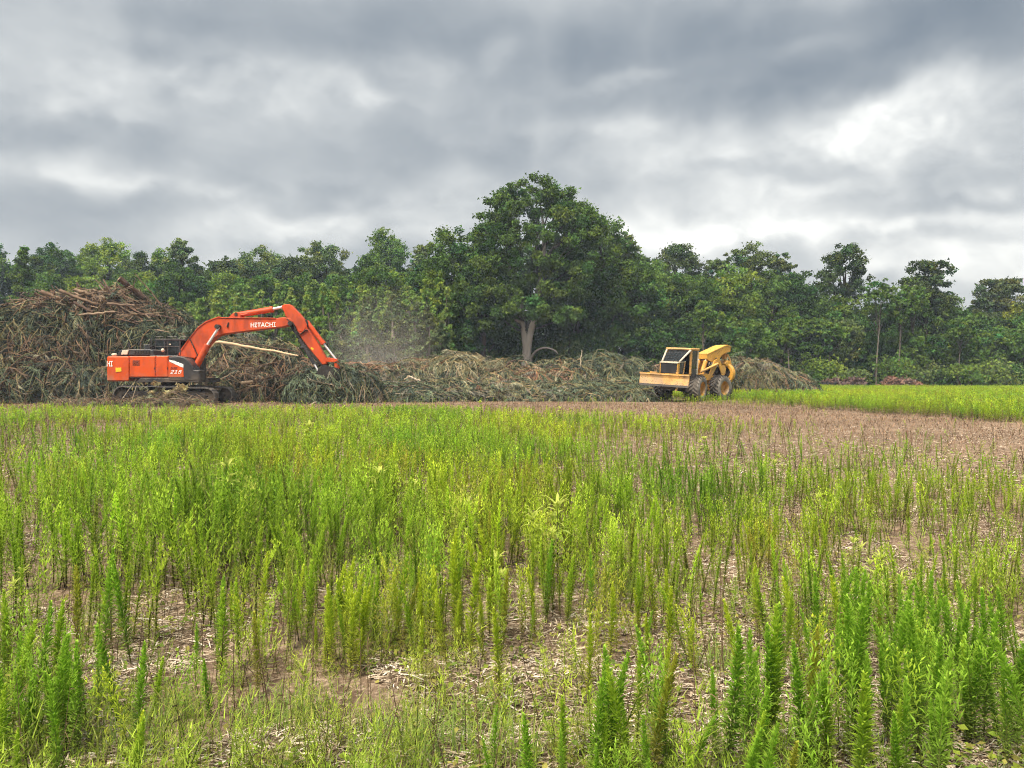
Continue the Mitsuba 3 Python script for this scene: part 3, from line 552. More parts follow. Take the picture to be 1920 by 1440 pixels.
    [part(bk, 'pin', q, 'cast_dark') for q in (rod2(bc((512, 300))[0], 42.86, 44.2, .13), rod2(bc((690, 166))[0], 43.2, 43.86, .09), rod2(bc((1268, 262))[0], 43.1, 43.96, .13))]
    part(bk, 'hose', J([tube([(p[0], 43.1, p[1]) for p in B(43.1)((150, 425), (195, 412), (235, 490), (275, 580), (310, 650), (335, 690))], .028, 6), tube([(p[0], 43.17, p[1]) for p in B(43.17)((600, 300), (606, 275), (612, 250))], [.05, .04, .03], 6),
                             tube([(p[0], 43.5, p[1]) for p in B(43.5)((210, 640), (250, 600), (262, 560), (240, 560), (225, 620))], .03, 6)]), 'cast_dark')
    for Y in (42.98, 44.08):
        ck = part(EX, 'boom_cylinder', J([rod(B(Y)((255, 748))[0], B(Y)((392, 488))[0], .185, Y)]), 'boom_paint')
        part(ck, 'rod', J([rod(B(Y)((390, 490))[0], B(Y)((512, 300))[0], .07, Y)]), 'chrome')
    ck = part(EX, 'arm_cylinder', J([rod(bc((690, 168))[0], bc((1062, 106))[0], .16, 43.53), rod(bc((1035, 111))[0], bc((1066, 105))[0], .18, 43.53)]), 'boom_paint')
    part(ck, 'rod', J([rod(bc((1060, 106))[0], bc((1190, 78))[0], .08, 43.53)]), 'chrome')
    part(ck, 'hose', J([tube([(p[0], 43.3, p[1]) for p in bc((670, 190), (720, 176), (800, 160), (815, 150))], .035, 6)]), 'boom_paint')
    # arm
    arm = bc((1163, 84), (1184, 62), (1240, 54), (1268, 66), (1310, 110), (1362, 164), (1412, 228), (1432, 262), (1442, 320), (1472, 352), (1562, 492), (1622, 604), (1646, 650), (1642, 694), (1602, 700), (1540, 622), (1470, 540), (1400, 450), (1352, 372), (1318, 300), (1290, 250), (1262, 225), (1212, 186), (1196, 140))
    ak = part(EX, 'arm', prism(arm, 43.28, 43.78, .035), 'boom_paint', 30)
    part(ak, 'cheek_plate', J([prism(bc((1200, 100), (1240, 60), (1410, 232), (1425, 300), (1400, 352), (1350, 340), (1300, 260), (1230, 200)), y, y + .03, .01) for y in (43.25, 43.78)]), 'boom_paint')
    part(ak, 'wear_plate', prism(bc((1244, 270), (1262, 232), (1290, 255), (1340, 370), (1420, 480), (1520, 600), (1606, 700), (1590, 716), (1500, 625), (1400, 500), (1320, 390), (1270, 320)), 43.32, 43.74, .02), 'cast_dark', label='dark worn underside of the arm')
    part(ak, 'hose', J([tube([(p[0], y, p[1]) for p in bc((1230, 215), (1295, 262), (1330, 345), (1375, 375), (1430, 330), (1450, 335))], .03, 6) for y in (43.2, 43.24)]), 'cast_dark')
    part(ak, 'sticker', prism(bc((1483, 512), (1512, 528), (1503, 548), (1478, 528)), 43.268, 43.285, .003), 'amber_print')
    ck = part(EX, 'bucket_cylinder', J([rod(bc((1424, 238))[0], bc((1600, 470))[0], .13, 43.53), rod(bc((1585, 450))[0], bc((1604, 476))[0], .155, 43.53)]), 'boom_paint')
    part(ck, 'rod', J([rod(bc((1600, 470))[0], bc((1742, 648))[0], .055, 43.53)]), 'chrome')
    part(ck, 'bracket', J([prism(bc((1405, 240), (1424, 218), (1446, 244), (1440, 300), (1415, 290)), 43.36, 43.70, .02)]), 'cast_dark')
    part(EX, 'linkage', J([prism(bc((1635, 640), (1655, 622), (1750, 635), (1762, 660), (1745, 676), (1640, 668)), y, y + .08, .015) for y in (43.3, 43.7)] + [prism(bc((1722, 650), (1755, 640), (1775, 735), (1760, 760), (1728, 742)), y, y + .1, .015) for y in (43.34, 43.64)]), 'boom_paint')
    bkt = bc((1556, 778), (1574, 740), (1600, 722), (1640, 700), (1668, 712), (1720, 722), (1765, 735), (1790, 790), (1778, 850), (1700, 880), (1620, 870), (1580, 830))
    part(EX, 'bucket', J([prism(bkt, 43.0, 43.04, .01), prism(bkt, 44.02, 44.06, .01), prism(bc((1640, 715), (1720, 722), (1768, 738), (1790, 790), (1778, 850), (1700, 880), (1690, 868), (1765, 838), (1774, 792), (1756, 750), (1640, 728)), 43.0, 44.06, .01)]
                         + [prism(bc((1620, 870), (1640, 866), (1585, 935), (1572, 930)), y, y + .12, .01) for y in (43.02, 43.36, 43.70, 43.9)]), 'cast_dark', label='dark grapple bucket sunk in the brush')
    ck = part(EX, 'thumb_cylinder', J([rod(bc((1362, 432))[0], bc((1520, 690))[0], .10, 43.2), rod(bc((1380, 505))[0], bc((1402, 520))[0], .12, 43.2)]), 'black_paint')
    part(ck, 'rod', J([rod(bc((1520, 690))[0], bc((1566, 772))[0], .05, 43.2)]), 'chrome')
    part(EX, 'thumb', J([prism(bc((1545, 770), (1570, 735), (1620, 700), (1640, 720), (1596, 760), (1570, 830), (1540, 900), (1528, 890)), y, y + .05, .01) for y in (43.22, 43.72)]), 'cast_dark')
    # undercarriage
    xs = lambda px: (px - CX) / F_PX * 41.95
    xl, xrt = xs(212) + .52, xs(404) - .50
    for Y in (41.9, 44.55):
        tr = MB(); N = 52; loop = []
        s = np.linspace(0, 1, 40)
        top = [(xl + t * (xrt - xl), 1.06 - .10 * t ** 3 - .03 * math.sin(t * 2 * PI * 1.5) ** 2) for t in s]
        right = [(xrt + .48 * math.sin(w), .48 + .48 * math.cos(w)) for w in np.linspace(.1, PI, 16)]
        bot = [(xrt + t * (xl - xrt), .0) for t in s]
        left = [(xl - .53 * math.sin(w), .53 - .53 * math.cos(w)) for w in np.linspace(.05, PI - .05, 16)]
        P = np.array(top + right[1:] + bot[1:] + left[1:]); seg = np.linalg.norm(np.diff(np.vstack([P, P[:1]]), axis=0), axis=1); cum = np.concatenate([[0], np.cumsum(seg)]); PP = np.vstack([P, P[:1]])
        L = cum[-1] / N
        for i in range(N):
            c0 = np.array([np.interp((i + o) * L % cum[-1], cum, PP[:, q]) for o in (.02,) for q in (0, 1)]); c1 = np.array([np.interp((i + .96) * L % cum[-1], cum, PP[:, q]) for q in (0, 1)])
            d = unit(c1 - c0); nn = np.array([-d[1], d[0]]) ; nn = nn if True else -nn
            o = lambda a_, b_: tuple(c0 + d * a_ * np.linalg.norm(c1 - c0) + nn * b_)
            tr.add(*prism([o(0, -.05), o(1, -.05), o(1, .0), o(.85, .0), o(.80, .05), o(.70, .05), o(.66, .0), o(0, .0)], Y, Y + .62, .006))
        tk = part(EX, 'track', tr, 'track_steel', 20)
        part(tk, 'track_frame', J([prism([(xl + .1, .28), (xrt - .1, .28), (xrt - .05, .62), (xrt - .6, .78), (xl + .5, .78), (xl + .05, .62)], Y + .12, Y + .5, .04)]), 'cast_dark')
        part(tk, 'sprocket', J([lathe([(-.17, .05), (-.17, .42), (.17, .42), (.17, .05)], (xl, Y + .31, .53), (0, 1, 0), 24)]), 'cast_dark')
        part(tk, 'idler', J([lathe([(-.15, .05), (-.15, .40), (.15, .40), (.15, .05)], (xrt, Y + .31, .48), (0, 1, 0), 24)]), 'cast_dark')
        part(tk, 'roller', J([lathe([(-.16, .03), (-.16, .12), (.16, .12), (.16, .03)], (x, Y + .31, z), (0, 1, 0), 12) for x, z in [(xl + .75 + .5 * i, .17) for i in range(8)] + [(xl + 1.7, .9), (xl + 3.2, .9)]]), 'cast_dark')
    xm = a((800, 0))[0][0]
    part(EX, 'turntable', J([lathe([(0, .05), (0, .95), (.42, .95), (.42, .05)], (xm, 43.5, .82), (0, 0, 1), 28), box(xm - 1.3, xm + 1.3, 42.4, 44.6, .5, .92, .05)]), 'cast_dark')
def rod2(p, y0, y1, r): return tube([(p[0], y0, p[1]), (p[0], y1, p[1])], r, 14)
excavator()

# ------------------------------------------------------------------ skidder
SK = thing('log_skidder', 'yellow articulated log skidder with front blade and rear grapple', 'skidder')
def skidder():
    def frame(origin, az, roll, pitch=0.0):
        f = np.array([-math.sin(az), -math.cos(az), pitch]); f = unit(f); l = unit(np.cross([0, 0, 1], f)); u = np.cross(f, l)
        c, s = math.cos(roll), math.sin(roll)
        return np.stack([f, l * c - u * s, u * c + l * s], 1), np.asarray(origin, float)
    Ff, Fr = frame((10.63, 49.0, .04), math.radians(36.3), math.radians(3.2)), frame((12.87, 51.25, .0), math.radians(52.3), math.radians(1.0))
    W = lambda fr, vf: (vf[0] @ fr[0].T + fr[1], vf[1])
    def P(fr, name, pieces, bsdf, smooth=28, holder=SK, label=None): return part(holder, name, J([W(fr, p) for p in pieces]), bsdf, smooth, label)
    plan = lambda poly, z0, z1, b=.02: prism(poly, z0, z1, b, axes=(0, 1, 2))
    side = lambda poly, y0, y1, b=.02: prism(poly, y0, y1, b, axes=(0, 2, 1))
    bar = lambda p, q, r, n=4: tube([p, q], r, n)
    # front half
    bp = [(2.42, 1.24), (2.50, 1.00), (2.56, .96), (2.58, 1.02), (2.50, 1.30), (2.47, 1.45), (2.50, 1.60), (2.55, 1.64), (2.53, 1.69), (2.40, 1.69), (2.38, 1.45)]
    P(Ff, 'blade_rib', [side([(2.36, 1.0), (2.44, 1.0), (2.40, 1.66), (2.30, 1.6)], y, y + .04, .006) for y in (-1.4, -.9, .86, 1.36)], 'worn_yellow')
    P(Ff, 'cutting_edge', [side([(2.50, .93), (2.585, .93), (2.585, 1.06), (2.55, 1.06)], -1.60, 1.60, .006)], 'track_steel', 20)
    P(Ff, 'blade', [side(bp, -1.62, 1.62, .01)], 'worn_yellow', 20, label='worn pale front blade, raised')
    P(Ff, 'blade_lip', [side([(2.28, 1.65), (2.54, 1.695), (2.54, 1.735), (2.26, 1.70)], -1.63, 1.63, .008)], 'yellow_paint')
    P(Ff, 'blade_arm', [bar((2.4, y, 1.15), (.9, y, .95), .10, 6) for y in (-.62, .62)] + [side([(2.40, 1.0), (2.52, .72), (2.40, .70), (2.2, .95)], .78, .86, .01)], 'yellow_paint')
    P(Ff, 'blade_cylinder', [bar((2.38, y, 1.5), (1.3, y, 1.75), .06, 8) for y in (-.35, .35)], 'cast_dark')
    P(Ff, 'front_chassis', [box(-1.2, 1.9, -.52, .52, .75, 1.62, .05), box(-.35, .35, -.85, .85, .62, 1.06, .05)], 'cast_dark')
    P(Ff, 'grille', [box(1.80, 1.90, -.54, .54, 1.62, 2.36, .03)] + [box(1.895, 1.915, -.50, .50, 1.70 + .075 * i, 1.725 + .075 * i, .005) for i in range(9)], 'black_paint', label='black radiator grille behind the blade')
    P(Ff, 'hood_top', [side([(1.95, 2.36), (1.95, 2.42), (.7, 2.52), (.7, 2.46)], -.60, .60, .015)], 'pale_paint', label='pale hood plate')
    P(Ff, 'hood_side', [side([(1.9, 1.62), (1.90, 2.34), (1.58, 2.38), (1.58, 1.62)], s, s + .05, .012) for s in (-.59, .54)], 'yellow_paint')
    P(Ff, 'hood_side', [side([(.95, 1.62), (1.08, 1.62), (.86, 2.46), (.74, 2.46)], s, s + .05, .012) for s in (-.60, .55)], 'worn_yellow')
    P(Ff, 'engine_screen', [side([(1.05, 1.62), (1.57, 1.62), (1.57, 2.38), (.88, 2.44)], s, s + .03, .008) for s in (-.57, .54)], 'black_paint')
    P(Ff, 'engine', [box(.7, 1.75, -.40, .40, 1.6, 2.3, .06)], 'cast_dark')
    P(Ff, 'step_light', [box(2.30, 2.42, -1.0, -.55, 1.70, 1.80, .02), box(2.1, 2.3, .66, .8, 1.66, 1.84, .02)], 'worn_yellow')
    ck = SK + '__cab'; P(Ff, 'cab_floor', [box(-.62, .55, -.80, .80, 1.55, 1.72, .03)], 'cast_dark', holder=ck); P(Ff, 'rear_panel', [box(-.62, -.56, -.78, .78, 1.72, 2.15, .01)], 'cast_dark', holder=ck)
    P(Ff, 'cab_roof', [side([(.62, 3.20), (.66, 3.26), (.58, 3.33), (-.70, 3.36), (-.76, 3.30), (-.74, 3.20)], -.86, .86, .03)], 'worn_yellow', holder=ck)
    P(Ff, 'front_pillar', [bar((.56, y, 3.22), (1.62, y * .72, 2.46), .065, 4) for y in (-.80,)], 'pale_paint', 0, holder=ck)
    P(Ff, 'front_pillar', [bar((.56, y, 3.22), (1.62, y * .72, 2.46), .075, 4) for y in (.80,)], 'pale_paint', 0, holder=ck)
    P(Ff, 'post', [box(.30, .46, .70, .82, 1.7, 3.22, .02)], 'worn_yellow', holder=ck); P(Ff, 'post', [box(.30, .46, -.82, -.70, 1.7, 3.22, .02)], 'worn_yellow', holder=ck)
    P(Ff, 'post', [box(-.70, -.58, .70, .82, 1.7, 3.22, .02)], 'pale_paint', holder=ck); P(Ff, 'post', [box(-.70, -.58, -.82, -.70, 1.7, 3.22, .02)], 'worn_yellow', holder=ck)
    P(Ff, 'mesh_screen', [bar((-.64, -.7 + .1 * i, 2.1), (-.64, -.7 + .1 * i, 3.2), .012, 4) for i in range(15)] + [bar((-.64, -.7, 2.15 + .12 * i), (-.64, .7, 2.15 + .12 * i), .012, 4) for i in range(9)]
      + [bar((-.55 + .1 * i, -.78, 2.1), (-.55 + .1 * i, -.78, 3.2), .012, 4) for i in range(9)] + [box(-.60, .3, -.80, -.77, 1.72, 3.2, .005), box(-.66, -.63, -.70, .70, 1.72, 3.2, .005), box(-.6, .5, -.75, .75, 3.17, 3.195, .005)], 'void_black', 0, holder=ck)
    P(Ff, 'windshield', [side([(.60, 3.16), (1.50, 2.50), (1.49, 2.485), (.585, 3.15)], -.62, .62, .002)], 'cab_glass', holder=ck)
    P(Ff, 'window_guard', [bar((.60, -.55 + .22 * i, 3.17), (1.52, (-.55 + .22 * i) * .95, 2.51), .016, 4) for i in range(6)] + [bar((.60 + .23 * i, -.60, 3.17 - .165 * i), (.60 + .23 * i, .60, 3.17 - .165 * i), .016, 4) for i in range(5)], 'black_paint', 0, holder=ck); labels[ck + '__window_guard'] = {'kind': 'stuff'}
    P(Ff, 'step', [box(-.1, .4, .82, 1.02, 1.30, 1.34, .01), box(-.1, -.06, .84, .9, 1.3, 1.72, .005), box(.36, .40, .84, .9, 1.3, 1.72, .005)], 'cast_dark')
    P(Ff, 'hose', [tube([(.3, y, 1.5), (-.6, y + .1, 1.75), (-1.5, y, 1.4), (-2.2, y, 1.6)], .035, 6) for y in (-.25, 0, .25)], 'cast_dark')
    P(Ff, 'side_window', [box(-.55, .29, .765, .775, 2.06, 3.18, .002)], 'cab_glass', holder=ck)
    P(Ff, 'dashboard', [box(.62, .95, -.5, .5, 2.44, 2.58, .04), bar((.62, 0, 2.5), (.42, 0, 2.7), .03, 6)], 'cast_dark', holder=ck)
    P(Ff, 'seat', [box(-.45, .05, -.28, .28, 2.0, 2.18, .05), box(-.5, -.36, -.28, .28, 2.15, 2.85, .05)], 'cast_dark', holder=ck)
    P(Ff, 'door_panel', [side([(.29, 1.72), (-.56, 1.72), (-.56, 2.05), (.29, 2.05)], .74, .78, .01)], 'black_paint', holder=ck)
    P(Ff, 'exhaust_stack', [tube([(.9, -.35, 2.45), (.9, -.35, 2.75)], .06, 8)], 'cast_dark')
    # rear half
    P(Fr, 'rear_chassis', [side([(1.7, .7), (1.7, 1.35), (.9, 1.62), (-1.2, 1.62), (-1.5, 1.3), (-1.4, .7)], -.50, .50, .05), box(-.35, .35, -.85, .85, .60, 1.05, .05), box(.4, 1.3, -.62, .62, 1.3, 1.75, .05)], 'yellow_paint')
    P(Fr, 'articulation', [lathe([(-.5, .05), (-.5, .22), (.5, .22), (.5, .05)], (1.9, 0, 1.05), (0, 0, 1), 16), box(1.5, 2.3, -.3, .3, .8, 1.3, .04)], 'cast_dark')
    beam = [(.50, 3.02), (.50, 2.72), (.30, 2.62), (-.10, 2.50), (-.34, 2.42), (-.62, 2.46), (-.80, 2.72), (-1.05, 2.98), (-1.40, 3.14), (-1.96, 3.24), (-1.98, 3.55), (-1.62, 3.66), (-1.3, 3.60)]
    P(Fr, 'grapple_boom', [side(beam, -.42, -.36, .012), side(beam, .36, .42, .012)], 'yellow_paint', 20)
    P(Fr, 'grapple_boom', [side([(.53, 3.00), (.53, 3.06), (-1.3, 3.64), (-1.62, 3.70), (-2.0, 3.58), (-2.0, 3.52), (-1.62, 3.63), (-1.3, 3.57)], -.46, .46, .012), box(.46, .52, -.40, .40, 2.72, 3.0, .01), box(-1.98, -1.9, -.36, .36, 3.22, 3.54, .01)], 'yellow_paint', 20)
    P(Fr, 'arch', [side([(.30, 1.45), (.62, 1.45), (-.05, 2.62), (-.30, 2.74), (-.62, 2.68), (-.72, 2.52), (-.45, 2.40)], y, y + .08, .015) for y in (-.60, .52)] + [side([(-.45, 2.5), (-.72, 2.55), (-1.25, 1.5), (-.95, 1.45)], y, y + .08, .015) for y in (-.60, .52)], 'yellow_paint', 20)
    P(Fr, 'arch_strut', [bar((1.45, y, 1.86), (-.30, y, 2.42), .085, 4) for y in (-.66, .66)], 'worn_yellow', 0)
    for y in (-.30, .26):
        k = P(Fr, 'lift_cylinder', [bar((.86, y, 1.70), (.44, y, 2.60), .135, 12)], 'yellow_paint')
        P(Fr, 'rod', [bar((.46, y, 2.58), (.38, y, 2.74), .06, 8)], 'chrome', holder=k)
    P(Fr, 'hose', [tube([(.1, y, 2.0), (-.1, y + .1, 2.6), (-.35, y, 2.8), (-.7, y, 2.5)], .035, 6) for y in (-.2, 0, .2, .47)], 'cast_dark')
    P(Fr, 'winch', [lathe([(-.4, .05), (-.4, .3), (-.3, .22), (.3, .22), (.4, .3), (.4, .05)], (-.75, 0, 1.95), (0, 1, 0), 16), box(-1.1, -.4, -.42, .42, 1.55, 2.0, .04)], 'cast_dark')
    P(Fr, 'fairlead', [side([(-.6, 2.30), (-1.2, 2.32), (-1.35, 2.1), (-1.25, 1.75), (-1.0, 1.75), (-.75, 1.95)], y, y + .09, .015) for y in (-.56, .47)], 'yellow_paint', 20)
    P(Fr, 'grapple_hanger', [box(-1.98, -1.75, -.14, .14, 2.72, 3.22, .03), bar((-1.9, -.28, 3.0), (-1.9, .28, 3.0), .1, 10), bar((-2.1, .1, 3.05), (-2.25, .22, 2.6), .05, 8)], 'worn_yellow')
    P(Fr, 'grapple_head', [side([(-1.5, 2.42), (-1.6, 2.56), (-1.85, 2.66), (-2.15, 2.60), (-2.28, 2.4), (-2.15, 2.28), (-1.65, 2.26)], -.34, .34, .04)], 'yellow_paint')
    for s in (-1, 1):
        w = np.linspace(math.radians(70), math.radians(-62), 14); R0, R1 = .76, .44
        out = [(s * (-.05 + R0 * math.cos(t)), 1.78 + .95 * R0 * math.sin(t)) for t in w] + [(s * (-.05 + (R1 + .1 * k / 13) * math.cos(t)), 1.80 + .95 * R1 * math.sin(t)) for k, t in enumerate(w[::-1])]
        P(Fr, 'grapple_tong', [prism(out, -2.15, -1.88, .025, axes=(1, 2, 0))], 'yellow_paint', 20)
        P(Fr, 'grapple_web', [prism([(s * .02, 1.2), (s * .42, 1.35), (s * .46, 2.1), (s * .1, 2.3), (s * .02, 2.3)], -2.04, -1.98, .01, axes=(1, 2, 0))], 'cast_dark')
    # wheels
    def wheel(fr, y, x=0.0):
        s = 1 if y > 0 else -1; R, w = .86, .36
        i = sum(1 for k in labels if k.startswith(SK + '__wheel') and k.count('__') == 1)
        wk = f'{SK}__wheel' + (f'_{i:03d}' if i else '')
        c, ax = np.array([x, y, R - .02]), np.array([0, s * 1.0, 0])
        prof = [(-w, .47), (-w - .02, .60), (-w + .02, .72), (-w + .10, .785), (0, .80), (w - .10, .785), (w - .02, .72), (w + .02, .60), (w, .47), (w - .06, .44)]
        labels[wk] = {'label': {0: 'near front wheel with a yellow rim', 1: 'far front wheel in shade', 2: 'near rear wheel with a deep yellow rim', 3: 'far rear wheel in shade'}[i]}
        ty = MB().add(*lathe(prof[2:7], c, ax, 40))
        for q in range(22):
            for h in (-1, 1):
                a0 = 2 * PI * (q + (.5 if h > 0 else 0)) / 22; n = 5; pts = []
                for j in range(n + 1):
                    d = h * (.01 + (w - .02) * j / n); a_ = a0 + .30 * (1 - j / n); r0 = .775 - .05 * (j / n) ** 3; r1 = R - .035 * (j / n) ** 2.5
                    pts.append([(d, a_ - .036, r0), (d, a_ + .036, r0), (d, a_ + .028, r1), (d, a_ - .028, r1)])
                v = np.array([[c[0] + r * math.cos(a_), c[1] + s * d, c[2] + r * math.sin(a_)] for row in pts for d, a_, r in row])
                f = [(4 * j + e, 4 * j + (e + 1) % 4, 4 * j + 4 + (e + 1) % 4, 4 * j + 4 + e) for j in range(n) for e in range(4)] + [(0, 3, 2, 1), (4 * n, 4 * n + 1, 4 * n + 2, 4 * n + 3)]
                ty.add(v, np.array(f))
        part(wk, 'tyre', W(fr, ty.mesh()), 'rubber', 25)
        part(wk, 'sidewall', J([W(fr, lathe(prof[5:], c, ax, 40)), W(fr, lathe(prof[:3], c, ax, 40))]), 'rubber_side', 40)
        part(wk, 'rim', W(fr, lathe([(w - .05, .455), (w - .03, .43), (w - .10, .40), (.05, .36), (.0, .30), (.02, .14), (.10, .13), (.10, .02)], c, ax, 32)), 'yellow_paint', 30)
    wheel(Ff, 1.15); wheel(Ff, -1.15); wheel(Fr, 1.15); wheel(Fr, -1.15)
skidder()
# ------------------------------------------------------------------ brush piles
def bough(rng, n=80, L=1.0, droop=.5, fl=.175, fw=.0115):
    """A limp conifer bough along +x that arches and droops, with hanging fronds. Unit length, z up."""
    t = np.linspace(0, 1, 5); z = .22 * np.sin(t * PI * .8) - droop * t ** 2 * .6; ax = np.stack([t * L, .08 * np.sin(t * 4 + rng.uniform(0, 6)), z], 1)
    mb = MB(); v, f = tube(ax, np.linspace(.014, .004, 5), 3, False); mb.add(v, f, (1.25, .95, .75))
    k = rng.uniform(.12, 1, n); p = np.stack([np.interp(k, t, ax[:, i]) for i in range(3)], 1)
    sd = rng.choice([-1, 1], n); a = rng.uniform(.2, 1.25, n)
    d = np.stack([np.cos(a), sd * np.sin(a), -rng.uniform(.05, .8, n)], 1); d = unit(d); l = fl * rng.uniform(.55, 1.4, n) * (1.15 - .5 * k)
    s = unit(np.cross(d, rng.normal(0, 1, (n, 3)))) * (fw * rng.uniform(.6, 1.3, n))[:, None]
    tip = p + d * l[:, None] + np.array([0, 0, -.13]) * (l / fl)[:, None]
    v = np.stack([p - s, p + s, tip], 1).reshape(-1, 3); f = np.arange(3 * n).reshape(-1, 3)
    mb.add(v, f, np.repeat(rng.uniform(.55, 1.55, (n, 1)) * np.ones(3), 3, 0))
    return mb.arrays()
rngp = np.random.default_rng(40)
BOUGHS = [bough(rngp) for _ in range(7)]

class Mound:
    """Bumps (x, y, z top, rx, ry) joined into one height field."""
    def __init__(s, bumps): s.b = np.array(bumps, float)
    def h(s, x, y):
        x, y = np.asarray(x, float), np.asarray(y, float)
        q = np.stack([x, y, x * 0], -1); wx, wy = (meshkit.fbm(q * .7, 3, 61) - .5) * 1.2, (meshkit.fbm(q * .7, 3, 67) - .5) * 1.2
        out = np.zeros(x.shape)
        for bx, by, bz, rx, ry in s.b:
            r2 = ((x + wx - bx) / rx) ** 2 + ((y + wy - by) / ry) ** 2
            out = np.maximum(out, bz * np.clip(1 - r2, 0, 1) ** .62)
        return out * (.86 + .28 * meshkit.fbm(q * 1.3, 3, 71))
    def mesh(s, step=.22):
        x0, x1 = (s.b[:, 0] - s.b[:, 3]).min() - 1, (s.b[:, 0] + s.b[:, 3]).max() + 1; y0, y1 = (s.b[:, 1] - s.b[:, 4]).min() - 1, (s.b[:, 1] + s.b[:, 4]).max() + 1
        X, Y = np.meshgrid(np.arange(x0, x1, step), np.arange(y0, y1, step), indexing='ij'); Z = s.h(X, Y) + (meshkit.fbm(np.stack([X, Y, X * 0], -1) * 2.6, 3, 77) - .55) * .5 - .22
        n, m = X.shape; i, j = np.meshgrid(np.arange(n - 1), np.arange(m - 1), indexing='ij')
        f = np.stack([i * m + j, (i + 1) * m + j, (i + 1) * m + j + 1, i * m + j + 1], -1).reshape(-1, 4); f = np.vstack([f[:, [0, 1, 2]], f[:, [0, 2, 3]]])
        v = np.stack([X, Y, Z], -1).reshape(-1, 3); f = f[(v[f, 2] > -.15).any(1)]
        return v, f
    def sample(s, rng, n):
        x0, x1 = (s.b[:, 0] - s.b[:, 3]).min(), (s.b[:, 0] + s.b[:, 3]).max(); y0, y1 = (s.b[:, 1] - s.b[:, 4]).min(), (s.b[:, 1] + s.b[:, 4]).max()
        X, Y = rng.uniform(x0, x1, n * 6), rng.uniform(y0, y1, n * 6); Z = s.h(X, Y); e = .25
        g = np.stack([(s.h(X + e, Y) - s.h(X - e, Y)) / (2 * e), (s.h(X, Y + e) - s.h(X, Y - e)) / (2 * e)], 1)
        w = (Z > .12) * np.sqrt(1 + (g ** 2).sum(1)) * (g[:, 1] > -1.2) ; k = rng.choice(len(X), n, p=w / w.sum())
        return X[k], Y[k], Z[k], g[k]

PAL = {'green': (.092, .125, .080), 'dark': (.044, .062, .047), 'olive': (.145, .155, .092), 'pale': (.255, .255, .172), 'brown': (.120, .095, .070), 'rust': (.185, .120, .082), 'grey': (.150, .150, .120), 'deadtan': (.235, .185, .132)}
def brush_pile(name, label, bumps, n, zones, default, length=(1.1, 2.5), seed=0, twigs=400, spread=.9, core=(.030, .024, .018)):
    """zones: (px, py, rx px, ry px, weights by colour name) as seen in the photograph: which cut trees lie where."""
    rng = np.random.default_rng(seed); mo = Mound(bumps); k = thing(name, label, 'brush pile')
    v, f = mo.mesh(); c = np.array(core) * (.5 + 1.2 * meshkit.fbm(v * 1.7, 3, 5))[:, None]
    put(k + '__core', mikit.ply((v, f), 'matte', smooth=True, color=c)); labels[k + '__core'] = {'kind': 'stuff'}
    x, y, z, g = mo.sample(rng, n)
    names = list(PAL); P = np.zeros((n, len(names))); px, py = CX + x / y * F_PX, HOR - (z - EYE) / y * F_PX
    def wts(d): return np.array([d.get(q, 0) for q in names], float)
    P += wts(default)[None] * .6
    for zx, zy, rx, ry, d in zones: P += np.exp(-.5 * (((px - zx) / rx) ** 2 + ((py - zy) / ry) ** 2))[:, None] * wts(d)[None] * 3
    P /= P.sum(1, keepdims=True); ci = (P.cumsum(1) > rng.random((n, 1))).argmax(1)
    patch = .72 + .6 * meshkit.fbm(np.stack([x, y, z], 1) * .8, 3, 91)
    tint = np.array([PAL[q] for q in names])[ci] * (patch * rng.uniform(.65, 1.35, n))[:, None]
    down = np.arctan2(-g[:, 1], -g[:, 0]); steep = np.hypot(*g.T); flow = meshkit.fbm(np.stack([x, y, z * 0], 1) * .35, 2, 99) * 12
    a = np.where(steep > .35, down + rng.normal(0, spread, n), flow + rng.normal(0, .6, n))
    dirs = np.stack([np.cos(a), np.sin(a)], 1); slope = (g * dirs).sum(1)
    X = unit(np.stack([dirs[:, 0], dirs[:, 1], np.clip(slope, -1.6, .8) + rng.normal(.05, .28, n)], 1)); N = unit(np.stack([-g[:, 0], -g[:, 1], np.ones(n)], 1) + rng.normal(0, .25, (n, 3)))
    Yv = unit(np.cross(N, X)); Zv = np.cross(X, Yv); fr = np.stack([X, Yv, Zv], -1)
    L = rng.uniform(*length, n); pos = np.stack([x, y, z + rng.uniform(-.12, .10, n)], 1) - X * (L * .35)[:, None]
    groups = rng.integers(0, len(BOUGHS), n); mb = MB()
    for q in range(len(BOUGHS)):
        m = groups == q; sc = np.stack([L[m], L[m] * .95, L[m] * .9], 1)
        mb.add(*scatter(BOUGHS[q], pos[m], fr[m], sc, tint[m]))
    put(k + '__boughs', mb.shape('matte')); labels[k + '__boughs'] = {'kind': 'stuff'}
    # bare sticks
    x, y, z, g = mo.sample(rng, twigs); mb = MB()
    for i in range(twigs):
        a = rng.uniform(0, 2 * PI); l = rng.gamma(2, .45) + .3; d = unit(np.array([math.cos(a), .4 * math.sin(a), rng.normal(.12, .35)])); p = np.array([x[i], y[i], z[i] + rng.uniform(-.1, .18)])
        pts = [p - d * l / 2, p + rng.normal(0, .05, 3) * l, p + d * l / 2 + np.array([0, 0, -.08 * l])]
        v, f = tube(pts, [.028, .02, .008], 3, False); mb.add(v, f, np.array([(.19, .14, .10), (.12, .085, .06), (.26, .21, .15), (.08, .058, .042)][rng.integers(4)]) * rng.uniform(.7, 1.2))
    put(k + '__sticks', mb.shape('matte')); labels[k + '__sticks'] = {'kind': 'stuff'}
    return mo
def bump(px, py, Y, rxp, ry, zk=1.0):       # a bump whose top shows at this place of the photograph
    p = at(px, py, Y); return (p[0], Y, max(.3, p[2] * zk), rxp / F_PX * Y, ry)

